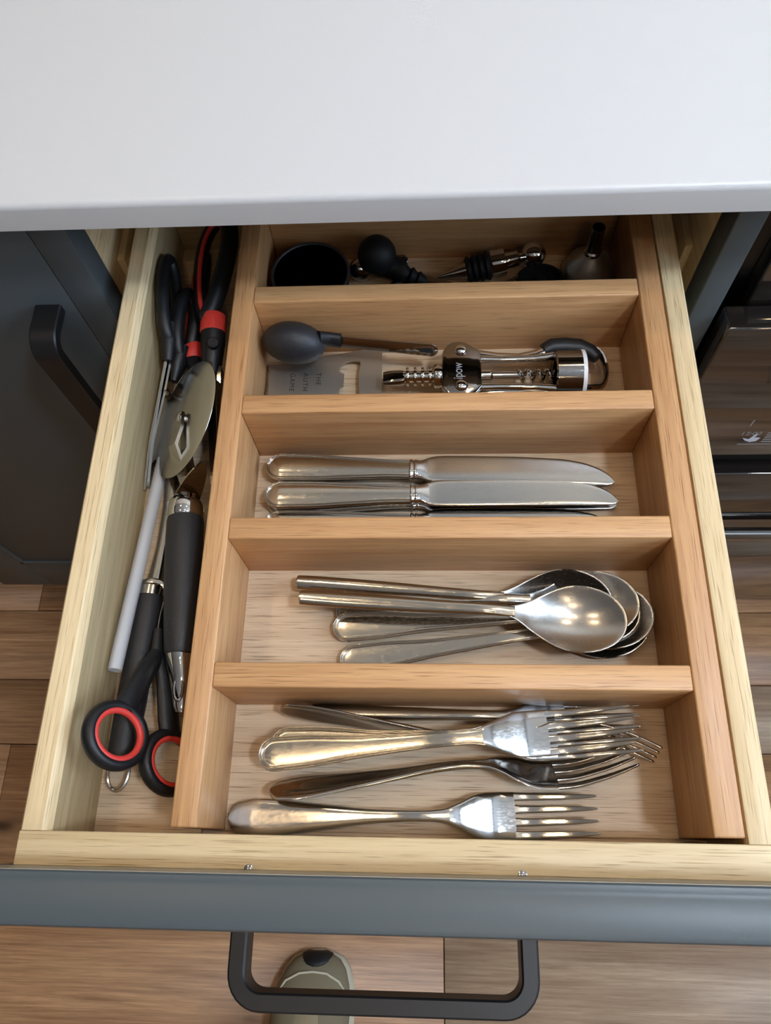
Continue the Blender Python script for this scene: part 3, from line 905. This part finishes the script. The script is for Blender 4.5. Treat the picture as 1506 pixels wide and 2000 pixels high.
o.matrix_local = frame((140.3 - B[0], AY - 8.6 - B[1], AZ + 9.56 - B[2]), (0, 1, 0), (-1, 0, 0), (0, 0, 1))
for sgn in (1, -1):
    part('frame_strut', tube([ax(152, 11.5 * sgn, 3), ax(165, 11.0 * sgn, 3), ax(190, 11.5 * sgn, 3), ax(204, 13.2 * sgn, 3)], [3.2, 2.6, 2.6, 3.4], 12), 'chrome', t, B)
    w = [ax(140, 15.0 * sgn, 1.5), ax(152, 15.5 * sgn, 1), ax(165, 14.2 * sgn, 0.5), ax(180, 13.8 * sgn, 0), ax(192, 16.0 * sgn, 0), ax(200, 20 * sgn, 0)]
    part('wing', tube(w, [5.5, 4.6, 3.8, 3.6, 4.0, 4.8], 14, flat=0.8), 'chrome', t, B)
g = [ax(197, 19, 1), ax(203, 22.0, 1), ax(212, 23.0, 0), ax(222, 21.6, 0), ax(230, 18.5, -1), ax(234, 13.5, -1)]
part('wing_grip', tube(g, [4.6, 6.0, 6.4, 6.4, 5.6, 4.2], 16), 'plastic_black', t, B)
g = [ax(197, -19, 0), ax(203, -22.0, 0), ax(212, -23.0, -1), ax(222, -21.6, -1), ax(230, -19.5, -1)]
part('wing_grip', tube(g, [4.6, 6.0, 6.4, 6.2, 4.6], 16), 'plastic_black', t, B)
lp = [(233 + 6.5 * math.cos(a), AY + 6 + 15.5 * math.sin(a), AZ - 3) for a in (math.radians(q) for q in range(-100, 101, 20))]
lp = [(222, AY - 9.5, AZ - 3)] + lp + [(224, AY + 20.5, AZ - 3)]
part('opener_loop', tube(lp, 2.0, 10, flat=2.0), 'chrome', t, B)
part('worm_shaft', lathe([(0.01, 150), (4.6, 150), (4.6, 160), (3.2, 161.5), (3.2, 182), (2.0, 183), (0.01, 183)], (0, AY, AZ), (1, 0, 0), 18), 'chrome', t, B)
hel = [(178 + 27 * i / 70, AY + 3.6 * math.cos(i * 0.36), AZ + 3.6 * math.sin(i * 0.36)) for i in range(71)]
part('worm', tube(hel, 1.35, 8), 'chrome', t, B)
part('bell', lathe([(10, 204), (15.4, 203), (16.6, 204), (16.6, 220.5), (15, 221), (11, 221), (11, 204)], (0, AY, AZ), (1, 0, 0), 36), 'gunmetal', t, B)
part('bell_ring', lathe([(11, 220.6), (16.8, 220.6), (16.8, 223), (15.4, 223.6), (11, 223.6), (11, 220.6)], (0, AY, AZ), (1, 0, 0), 36), 'plastic_white', t, B)

# ------------------------------------------------------------------ back compartment
B = (32, 374.5, -58)
t = thing('measuring_cup', 'small round black cup in the left of the back compartment', 'cup', B)
part('cup_wall', lathe([(0.01, 0), (22, 0), (25, 3), (28, 28), (28.6, 29), (28, 29.6), (26.8, 29), (24, 4), (0.01, 3)], B, (0, 0, 1), 40), 'rubber_black', t, B)
part('rim', lathe([(26.9, 29.4), (28.5, 29.4), (28.9, 30.3), (28.2, 31), (27.2, 31), (26.7, 30.3), (26.9, 29.4)], B, (0, 0, 1), 40), 'plastic_black_worn', t, B)

def ball_prof(r, cut=0.0, n=12):
    return [(r * math.sin(math.pi * i / n), -r * math.cos(math.pi * i / n)) for i in range(n + 1)]
B = (82, 390, -58)
t = thing('bottle_stopper', 'black rubber ball-topped stopper beside the black cup', 'bottle stopper', B)
part('ball', lathe(ball_prof(14.2, n=18), (80, 392.0, -30), (0, 0, 1), 32), 'rubber_black', t, B)
part('neck', lathe([(0.01, 0), (9, 0), (8.5, 10), (10, 13), (10, 16), (0.01, 16)], (84, 391, -38), (1, -0.2, -0.35), 24), 'rubber_black', t, B)
part('stem', lathe([(6, 14), (7.5, 16), (5, 20), (7, 22), (4.5, 26), (6, 28), (2, 36), (0.01, 36)], (84, 389, -38), (1, -0.25, -0.32), 20), 'rubber_black', t, B)

def wine_stopper(A, Bv, label, ribs=True):
    base = (A[0], A[1], -58)
    t = thing('wine_stopper', label, 'wine stopper', base)
    d = Vector(Bv) - Vector(A); L = d.length; k = L / 80.0
    part('cone', lathe([(0.01, 0), (1.2, 0.6), (6.2 * 1, 24 * k), (7, 26 * k), (0.01, 26 * k)], A, d, 24), 'chrome', t, base)
    pr = [(0.01, 22 * k)]
    for q in range(4):
        x = (22 + q * 4.6) * k
        pr += [(8.0 + .5 * q, x), (9.6 + .4 * q, x + 1.2 * k), (9.6 + .4 * q, x + 3.0 * k), (8.0 + .5 * q, x + 4.0 * k)]
    pr += [(0.01, 41 * k)]
    part('rubber_ring', lathe(pr, A, d, 28), 'rubber_black', t, base)
    part('collar', lathe([(0.01, 41 * k), (9.6, 41 * k), (9.9, 42 * k), (9.6, 51 * k), (6.0, 52 * k), (5.6, 60 * k), (5.9, 60.5 * k), (3.5, 62 * k), (3.5, 66 * k), (0.01, 66 * k)], A, d, 28), 'chrome', t, base)
    part('ball', lathe([(r, h + 72 * k) for r, h in ball_prof(9.2, n=14)], A, d, 28), 'chrome', t, base)
wine_stopper((124, 386.0, -49), (203, 398.0, -38), 'chrome wine stopper with black rubber rings and ball end')
B = (62, 396, -58)
t = thing('wine_stopper', 'chrome ball of a stopper peeking out behind the black ball', 'wine stopper', B)
part('ball', lathe(ball_prof(9.0, n=14), (67, 392, -45), (0, 0, 1), 24), 'chrome', t, B)
part('stem', lathe([(3.2, 7), (3.2, 12), (7, 13), (7.4, 22), (5, 36), (0.01, 37)], (67, 392, -46), (0.5, 0.2, -0.1), 20), 'gunmetal', t, B)

B = (120, 365, -58)
t = thing('butter_spreader', 'flat dark steel spreader lying beneath the ringed wine stopper', 'spreader', B)
bl = [(0, -8), (34, -11), (48, -8), (54, 0), (48, 7), (34, 9), (0, 7)]
link('blade', prism(bl, (98 - B[0], 384 - B[1], -46 - B[2]), Vector((0.93, -0.36, -0.05)).normalized(), Vector((0.36, 0.92, 0.15)).normalized(), Vector((-0.01, -0.16, 0.99)).normalized(), 1.4, 0.4), 'gunmetal', t)
part('handle', tube([(99, 383.5, -46.5), (86, 374, -52), (74, 364, -53)], [3.5, 4.2, 4.5], 12), 'plastic_black', t, B)
B = (165, 372, -58)
t = thing('cocktail_pick', 'thin steel strip leaning out in front of the wine stopper', 'pick', B)
link('strip', prism([(0, -1.6), (40, -1.6), (42, 0), (40, 1.6), (0, 1.6)], (146 - B[0], 362 - B[1], -49 - B[2]), Vector((0.9, 0.4, 0.2)).normalized(), Vector((-0.36, 0.8, 0.05)).normalized(), Vector((-0.14, -0.11, 0.9)).normalized(), 1.2, 0.3), 'steel', t)
part('head', lathe(ball_prof(3.0, n=10), (145, 361.5, -50), (0, 0, 1), 14), 'steel', t, B)
B = (197, 372, -58)
t = thing('rubber_stopper', 'oval black rubber cap between the wine stopper and the funnel', 'stopper', B)
rg = []
for h, s in ((0, 0.9), (2, 1.0), (13, 1.0), (15, 0.92), (15.2, 0.8), (11, 0.72), (10.8, 0.2)):
    rg.append([(200 + 18 * s * math.cos(q), 378 + 15 * s * math.sin(q), -58 + h) for q in (2 * math.pi * k / 32 for k in range(32))])
part('cap', loft(rg), 'rubber_black', t, B)
part('nub', lathe([(0.01, 0), (4, 0), (4.5, 3), (3, 5), (0.01, 5.4)], (200, 378, -47.5), (0, 0, 1), 18), 'rubber_black', t, B)
B = (236, 390, -58)
t = thing('funnel', 'small upturned steel funnel in the right corner of the back compartment', 'funnel', B)
part('cone', lathe([(18.0, 8), (18.8, 8), (19.2, 9), (18.6, 10.2), (16.4, 16), (7.2, 25.5), (6.0, 28), (5.4, 28), (6.4, 25.4), (15.4, 16), (17.8, 10)], (236, 390, -58), (0, 0, 1), 40), 'funnel_steel', t, B, 60)
part('spout', lathe([(5.2, 27), (6.3, 27), (6.3, 30), (5.3, 31), (4.7, 52), (4.2, 52), (4.6, 31)], (236, 390, -58), (0, 0, 1), 28), 'steel', t, B)
part('foot_ring', lathe([(17, 0), (18.4, 0), (18.4, 8.2), (17, 8.2), (17, 0)], (236, 390, -58), (0, 0, 1), 36), 'rubber_black', t, B)

# ------------------------------------------------------------------ side compartment
# pizza cutter
B = (-40, 170, -58)
t = thing('pizza_cutter', 'pizza cutter with big steel wheel and thick black handle', 'pizza cutter', B)
wa = math.radians(46)
wc = Vector((-45.8, 253.0, -26.8))
wn_ = Vector((-math.sin(wa), 0, math.cos(wa)))
hd0, hd1 = Vector((-39.0, 191.5, -33.5)), Vector((-31.0, 96.0, -34.0))
ad = (wc - hd0); ad = (ad - wn_ * ad.dot(wn_)).normalized(); pd = ad.cross(wn_)
part('wheel', lathe([(0.01, 0.5), (37.5, 0.5), (41.2, 0.06), (41.2, -0.06), (37.5, -0.5), (0.01, -0.5)], wc, wn_, 72), 'wheel_steel', t, B, 12)
part('axle', lathe([(0.01, 5.4), (2.4, 5.2), (3.6, 4.2), (3.8, 1.0), (3.8, -4.0), (0.01, -5)], wc, wn_, 20), 'chrome', t, B)
for sg in (1, -1):
    st_ = hd0 + ad * 2
    mid = wc - ad * 22
    pts = [(st_ + wn_ * (1.4 * sg), 5.0), (st_ + ad * 14 + wn_ * (2.4 * sg), 5.0), (mid + wn_ * (5.0 * sg), 4.6), (wc - ad * 9 + wn_ * (2.8 * sg), 4.4), (wc - ad * 3 + wn_ * (2.8 * sg), 4.2), (wc + ad * 3.6 + wn_ * (2.8 * sg), 3.2)]
    rings = [[c + pd * w + wn_ * 1.1, c - pd * w + wn_ * 1.1, c - pd * w - wn_ * 1.1, c + pd * w - wn_ * 1.1] for c, w in pts]
    part('arm', loft(rings), 'chrome', t, B, 30)
ha = (hd1 - hd0).normalized(); hl = (hd1 - hd0).length
gr = []
for s_ in lin(-1, 1, 15):
    c = hd0 - ha * 4.5 + pd * (22 * s_) + ad * (0 if s_ < -0.2 else 15 * (s_ + 0.2) ** 1.3) + wn_ * (0.0 if s_ < 0 else 3 * s_)
    w = 8.5 * math.sqrt(max(0.02, 1 - abs(s_) ** 3))
    tl = (wn_ * 0.85 - ad * 0.5 * max(0, s_)).normalized()
    ups = (ad + pd * (-0.6 * s_)).normalized()
    gr.append([c + tl * w + ups * 0.6, c - tl * w + ups * 0.6, c - tl * w - ups * 0.6, c + tl * w - ups * 0.6])
part('thumb_guard', loft(gr), 'chrome', t, B, 50)
part('ferrule', lathe([(0.01, -4), (8, -4), (10.8, -3), (11.6, -1), (11.8, 7), (11.2, 8), (0.01, 8)], hd0, ha, 32), 'chrome', t, B)
part('grip', lathe([(0.01, 7.6), (11.0, 7.6), (11.7, 10), (11.9, 30), (11.4, 55), (10.4, 78), (9.3, hl - 2), (8.4, hl), (0.01, hl)], hd0, ha, 32), 'plastic_black_worn', t, B)
e0 = hd1
er = []
for s_, w, h in ((0, 8.6, 8.2), (4, 8.4, 7.6), (12, 6.8, 4.6), (22, 5.2, 3.2), (30, 4.2, 2.6), (33, 2.8, 1.8)):
    c = e0 + ha * s_ + Vector((0, 0, -0.15 * s_))
    er.append([c + Vector((w * math.cos(q), 0, h * math.sin(q))) for q in (2 * math.pi * k / 20 for k in range(20))])
part('end_cap', loft(er), 'chrome', t, B)
part('hanging_hole', tube([(e0 + ha * (20 + 7 * math.cos(q)) + Vector((2.6 * math.sin(q), 0, 0.6))) for q in (2 * math.pi * k / 16 for k in range(16))], 1.0, 8, closed=True), 'gunmetal', t, B)

# second tool with a worn handle and a wire hanging loop
B = (-62, 90, -58)
t = thing('kitchen_tool', 'worn black-handled tool with wire hanging loop under the scissors', 'kitchen tool', B)
a0, a1 = Vector((-59.2, 141, -49.2)), Vector((-63.3, 38.5, -48.8))
da = (a1 - a0).normalized(); la = (a1 - a0).length
part('grip', lathe([(0.01, 4), (7.4, 4), (8.0, 7), (8.8, 40), (8.9, 70), (8.2, la - 3), (7.2, la), (0.01, la)], a0, da, 28), 'plastic_black_worn', t, B)
part('ferrule', lathe([(0.01, -3), (6.5, -3), (7.9, -1.5), (8.0, 4.4), (0.01, 4.6)], a0, da, 28), 'steel_worn', t, B)
part('guard', tube([a0 + Vector((-13, -1.5, 2)), a0 + Vector((-8, 2.5, 3)), a0 + Vector((0, 4, 3.5)), a0 + Vector((9, 2.5, 2)), a0 + Vector((12, 0, 0))], [1.2, 3.0, 3.4, 3.0, 1.0], 12, flat=0.3), 'steel_worn', t, B)
part('shank', tube([a0 - da * 2, a0 - da * 30 + Vector((0, 0, -2)), a0 - da * 60 + Vector((0, 0, -4)), a0 - da * 82 + Vector((0, 0, -4.6))], [4.6, 3.4, 5.0, 7.5], 14, flat=0.42), 'steel_worn', t, B)
part('end_cap', lathe([(0.01, la - 1), (7.3, la - 1), (7.2, la + 3), (5, la + 5), (0.01, la + 5)], a0, da, 24), 'steel', t, B)
part('hanging_loop', tube([(a1.x + 6.2 * math.cos(q), a1.y - 8 + 10.5 * math.sin(q), a1.z + 1) for q in (math.radians(150 + 12 * k) for k in range(21))], 1.15, 8), 'steel', t, B)

# red and black scissors
B = (-48, 70, -58)
t = thing('scissors', 'black scissors with red-lined finger rings near the drawer front', 'scissors', B)
rl, rr = Vector((-53.4, 46.5, -11.5)), Vector((-31.8, 35.5, -42.0))
pv = Vector((-45.5, 110.0, -41.0))
Uv = (pv - (rl + rr) / 2).normalized()
Vv = (rr - rl); Vv = (Vv - Uv * Vv.dot(Uv)).normalized(); Nv = Vv.cross(Uv)
if Nv.z < 0: Nv = -Nv
def L2(p): d = Vector(p) - pv; return d.dot(Uv), d.dot(Vv)
def W2(a, b, c=0): return pv + Uv * a + Vv * b + Nv * c
for ctr, sg, nm in ((rl, -1, 'left'), (rr, 1, 'right')):
    ca, cb_ = L2(ctr)
    ring = [W2(ca + 15.8 * math.cos(q), cb_ + 17.4 * math.sin(q) * 1.0) for q in (2 * math.pi * k / 40 for k in range(40))]
    ho = part('handle', tube(ring, [3.3] * 40, 14, closed=True, up=Nv, flat=1.35), 'plastic_black', t, B)
    ring2 = [W2(ca + 13.2 * math.cos(q), cb_ + 14.8 * math.sin(q), 2.0) for q in (2 * math.pi * k / 40 for k in range(40))]
    ro = link('ring_lining', mesh('ring_lining', *(lambda vf: (sub(vf[0], B), vf[1]))(tube(ring2, 2.0, 12, closed=True, up=Nv)), 40), 'plastic_red', ho)
    ro['label'] = 'red soft lining of the finger ring'
    s0 = W2(ca + 15, cb_ * 0.92, 0)
    shp = [(W2(ca + 14, cb_ + 2.0 * -sg), 7.0), (W2(ca + 24, cb_ * 0.72), 7.0), (W2(-26, cb_ * 0.36), 6.2), (W2(-10, -1.0 * sg), 5.4), (W2(2, -2.0 * sg), 4.6)]
    shv = tube([p for p, _ in shp], [w for _, w in shp], 14, flat=0.62, up=Nv)
    so = link('shank', mesh('shank', sub(shv[0], B), shv[1], 40), 'plastic_black', ho)
    bl = [(-6, -sg * 5), (10, -sg * 5.2), (60, -sg * 1.5), (74, sg * 1.0), (60, sg * 2.2), (10, sg * 3.5), (-6, sg * 3)]
    link('blade', prism(bl if sg < 0 else bl[::-1], pv - Vector(B) + Nv * (0.7 * sg), Uv, Vv, Nv, 1.2, 0.2), 'blade_steel', t)
part('pivot_screw', lathe([(0.01, 3.0), (3, 2.6), (3.6, 1.6), (3.6, -2), (0.01, -2)], pv, Nv, 18), 'steel', t, B)

# straw
B = (-70, 160, -58)
def straw():
    o = thing('straw', 'clear frosted plastic straw leaning against the left drawer side', 'straw', B)
    P0, P1 = Vector((-69.2, 86.5, -34)), Vector((-66.0, 236, -52.5))
    d = (P1 - P0); L = d.length
    part('tube_wall', lathe([(3.3, 0), (4.2, 0), (4.3, 1), (4.3, L), (3.3, L), (3.3, 0.2)], P0, d, 24), 'straw_plastic', o, B)
straw()

# slim black-handled scissors standing on edge by the left side
B = (-68, 300, -58)
t = thing('slim_scissors', 'slim black-handled scissors on edge against the left drawer side', 'scissors', B)
def edge_ring(c, ry, rz, r, yaw, dropz, n=32):
    out = []
    for k in range(n):
        q = 2 * math.pi * k / n
        yy, zz = ry * math.cos(q), rz * math.sin(q)
        out.append((c[0] + yy * yaw - 0.25 * zz, c[1] + yy, c[2] + zz + yy * dropz))
    return tube(out, r, 12, closed=True, up=(1, 0, 0))
h1 = part('handle', edge_ring((-67.5, 350, -24), 32, 9.5, 4.6, -0.10, 0.12), 'plastic_black', t, B)
h2 = part('handle', edge_ring((-57.5, 336, -36), 26, 10, 4.4, 0.02, 0.10), 'plastic_black', t, B)
part('shank', tube([(-65.5, 330, -28), (-65.0, 318, -30), (-65.2, 304, -34)], [6.5, 6.2, 4.5], 14, flat=1.3), 'plastic_black', t, B)
part('shank', tube([(-58.0, 318, -38), (-60.0, 304, -39), (-62.2, 292, -41)], [6.0, 5.6, 2.5], 14, flat=1.3), 'plastic_black', t, B)
for dx, dz, y1 in ((0, 0, 212), (2.4, -3, 216)):
    pts = [(-66.0 + dx, 308, -36 + dz, 6.0), (-70.0 + dx, 284, -44 + dz, 6.5), (-74.0 + dx * 0.5, 245, -48 + dz, 4.5), (-75.2 + dx * 0.4, y1, -51 + dz, 1.0)]
    rings = [[(x + 0.8, yy, z + w), (x - 0.8, yy, z + w), (x - 0.8, yy, z - w), (x + 0.8, yy, z - w)] for x, yy, z, w in pts]
    part('blade', loft(rings), 'blade_steel', t, B, 30)
part('pivot_screw', lathe([(0.01, 2), (2.6, 1.6), (3, 0), (0.01, 0)], (-67.0, 284, -43), (1, 0, 0.3), 16), 'gunmetal', t, B)

# heavy shears with red-edged handles
B = (-36, 320, -58)
t = thing('kitchen_shears', 'heavy black shears with red-edged handles beside the tray rail', 'shears', B)
def loop_handle(c, V_, ry, rv, ro, rin, up_):
    V_ = Vector(V_).normalized(); c = Vector(c)
    N_ = V_.cross(Vector((0, 1, 0))).normalized()
    P_ = [c + Vector((0, 1, 0)) * (ry * math.cos(q)) + V_ * (rv * math.sin(q) * (0.72 - 0.28 * -math.cos(q))) for q in (2 * math.pi * k / 40 for k in range(40))]
    rad = [ro * (1.0 if math.sin(2 * math.pi * k / 40) > 0 else 0.72) for k in range(40)]
    h = part('handle', tube(P_, rad, 14, closed=True, up=N_), 'plastic_black', t, B)
    Q_ = [c + Vector((0, 1, 0)) * ((ry - ro * 0.72) * math.cos(q)) + V_ * ((rv - ro * 0.7) * math.sin(q) * (0.72 - 0.28 * -math.cos(q))) + N_ * (up_ * 3.4) for q in (2 * math.pi * k / 40 for k in range(40))]
    vf = tube(Q_, rin, 10, closed=True, up=N_)
    r_ = link('red_edging', mesh('red_edging', sub(vf[0], B), vf[1], 40), 'plastic_red', h)
    return h
h = loop_handle((-38.5, 376, -22), (0.86, 0, 0.5), 44, 18.5, 6.4, 1.7, 1)
vf = lathe([(0.01, 0), (8.2, 0), (9.0, 1), (9.0, 13), (8.0, 14), (0.01, 14)], (-33.5, 334, -23), (0.03, -1, -0.1), 24)
link('red_band', mesh('red_band', sub(vf[0], B), vf[1], 40), 'plastic_red', h)
h = loop_handle((-53.5, 362, -40), (0.5, 0, 0.86), 40, 14.0, 5.0, 1.5, 1)
vf = lathe([(0.01, 0), (6.2, 0), (6.6, 1), (6.6, 12), (6, 13), (0.01, 13)], (-52, 323, -41), (0.05, -1, -0.06), 20)
link('red_band', mesh('red_band', sub(vf[0], B), vf[1], 40), 'plastic_red', h)
part('shank', tube([(-33, 322, -24.5), (-32.5, 312, -26), (-33, 300, -30), (-33, 290, -33)], [8.6, 8.4, 7.2, 6.0], 18), 'plastic_black', t, B)
part('shank', tube([(-51.5, 312, -42), (-46, 300, -40), (-38, 286, -37)], [6.0, 5.6, 5.0], 16), 'plastic_black', t, B)
part('locking_catch', lathe([(0.01, 0), (4, 0), (4.4, 1), (4.4, 2), (3.6, 3), (0.01, 3)], (-30, 308, -19.5), (0.2, -0.2, 1), 18), 'plastic_black', t, B)
part('pivot', lathe([(0.01, 4), (4.4, 3.6), (5.6, 2), (5.6, -7), (0.01, -7)], (-35, 289, -26), (-0.3, 0, 1), 24), 'chrome', t, B)
for dx, dz in ((0, 0), (5, -5)):
    pts = [(-32 + dx, 296, -32 + dz, 9), (-31 + dx, 270, -36 + dz, 8.5), (-27 + dx, 230, -41 + dz, 6.5), (-23.5 + dx, 193, -46 + dz, 2)]
    rings = [[(x + 1.3, yy, z + w), (x - 1.3, yy, z + w), (x - 1.3, yy, z - w), (x + 1.3, yy, z - w)] for x, yy, z, w in pts]
    part('blade', loft(rings), 'gunmetal', t, B, 30)

# ------------------------------------------------------------------ the shoe on the floor
B = (-40, -260, FZ)
t = thing('shoe', 'olive suede shoe of the person standing at the drawer', 'shoe', B)
def shoe_ring(y, w, h, zb, flat=2.6, n=28, dx=0.0):
    out = []
    for k in range(n):
        q = 2 * math.pi * k / n
        c, s_ = math.cos(q), math.sin(q)
        X_ = w * math.copysign(abs(c) ** (2 / flat), c)
        Z_ = h / 2 + h / 2 * math.copysign(abs(s_) ** (2 / flat), s_)
        tp = 1.0 - 0.30 * max(0, Z_ / h - 0.35)
        out.append((-40 + dx + X_ * tp, y, FZ + zb + Z_))
    return out
ws = [(-141, 4, 8, 20, 4), (-143, 20, 18, 15, 4), (-149, 32, 28, 14, 4), (-160, 41, 36, 14, 3), (-178, 48.5, 46, 14, 1), (-205, 53, 58, 14, -1), (-240, 52, 76, 14, -2), (-290, 44, 92, 14, -2), (-340, 40, 96, 14, 0), (-390, 39, 94, 14, 0), (-410, 34, 90, 14, 0), (-417, 20, 80, 18, 0)]
part('upper', loft([shoe_ring(y, w, h, z, 2.4, 32, dx) for y, w, h, z, dx in ws]), 'shoe_suede', t, B, 70)
part('sole', loft([shoe_ring(y, w + 3.5, 22, 0, 4.0, 32, dx) for y, w, h, z, dx in [(-139, 6, 0, 0, 4)] + ws[1:]]), 'shoe_sole', t, B, 50)
part('toe_bumper', loft([shoe_ring(y, w, h, z, 2.4, 24, dx) for y, w, h, z, dx in [(-139.5, 14, 20, 14, 4), (-142, 21, 26, 13, 4), (-150, 24, 33.5, 13, 4), (-154, 20, 35.5, 13, 3.6), (-156, 10, 35.5, 13, 3.5)]]), 'shoe_rubber', t, B, 60)
part('toe_panel', loft([shoe_ring(y, w, h, z, 2.4, 28, dx) for y, w, h, z, dx in [(-182, 6, 51, 13, 1), (-190, 24, 54.5, 13, 0), (-206, 36, 61, 13, -1), (-240, 40, 79.5, 13, -2), (-275, 34, 90, 13, -2), (-280, 12, 90, 13, -2)]]), 'shoe_panel', t, B, 60)
part('seam', tube([(-86, -190, FZ + 44), (-74, -172, FZ + 50), (-56, -163, FZ + 52.5), (-38, -161, FZ + 52.5), (-20, -163, FZ + 52), (-4, -172, FZ + 49), (8, -190, FZ + 43)], 1.5, 8), 'shoe_sole', t, B)
for k in range(5):
    yy = -232 - k * 15
    zz = FZ + 92 + k * 4.4
    part('lace', tube([(-64, yy - 3, zz - 8), (-55, yy, zz + 0.5), (-41, yy + 2, zz + 3), (-28, yy, zz + 0.5), (-18, yy - 3, zz - 8)], 2.2, 8), 'lace', t, B)
part('collar', tube([(-40 + 27 * math.cos(q), -362 + 44 * math.sin(q), FZ + 106 + 4 * math.cos(2 * q)) for q in (2 * math.pi * k / 28 for k in range(28))], 6, 10, closed=True), 'shoe_panel', t, B)
part('sock', tube([(-40, -362, FZ + 100), (-40, -366, FZ + 150), (-40, -372, FZ + 190)], [30, 33, 36], 24), 'rubber_black', t, B)
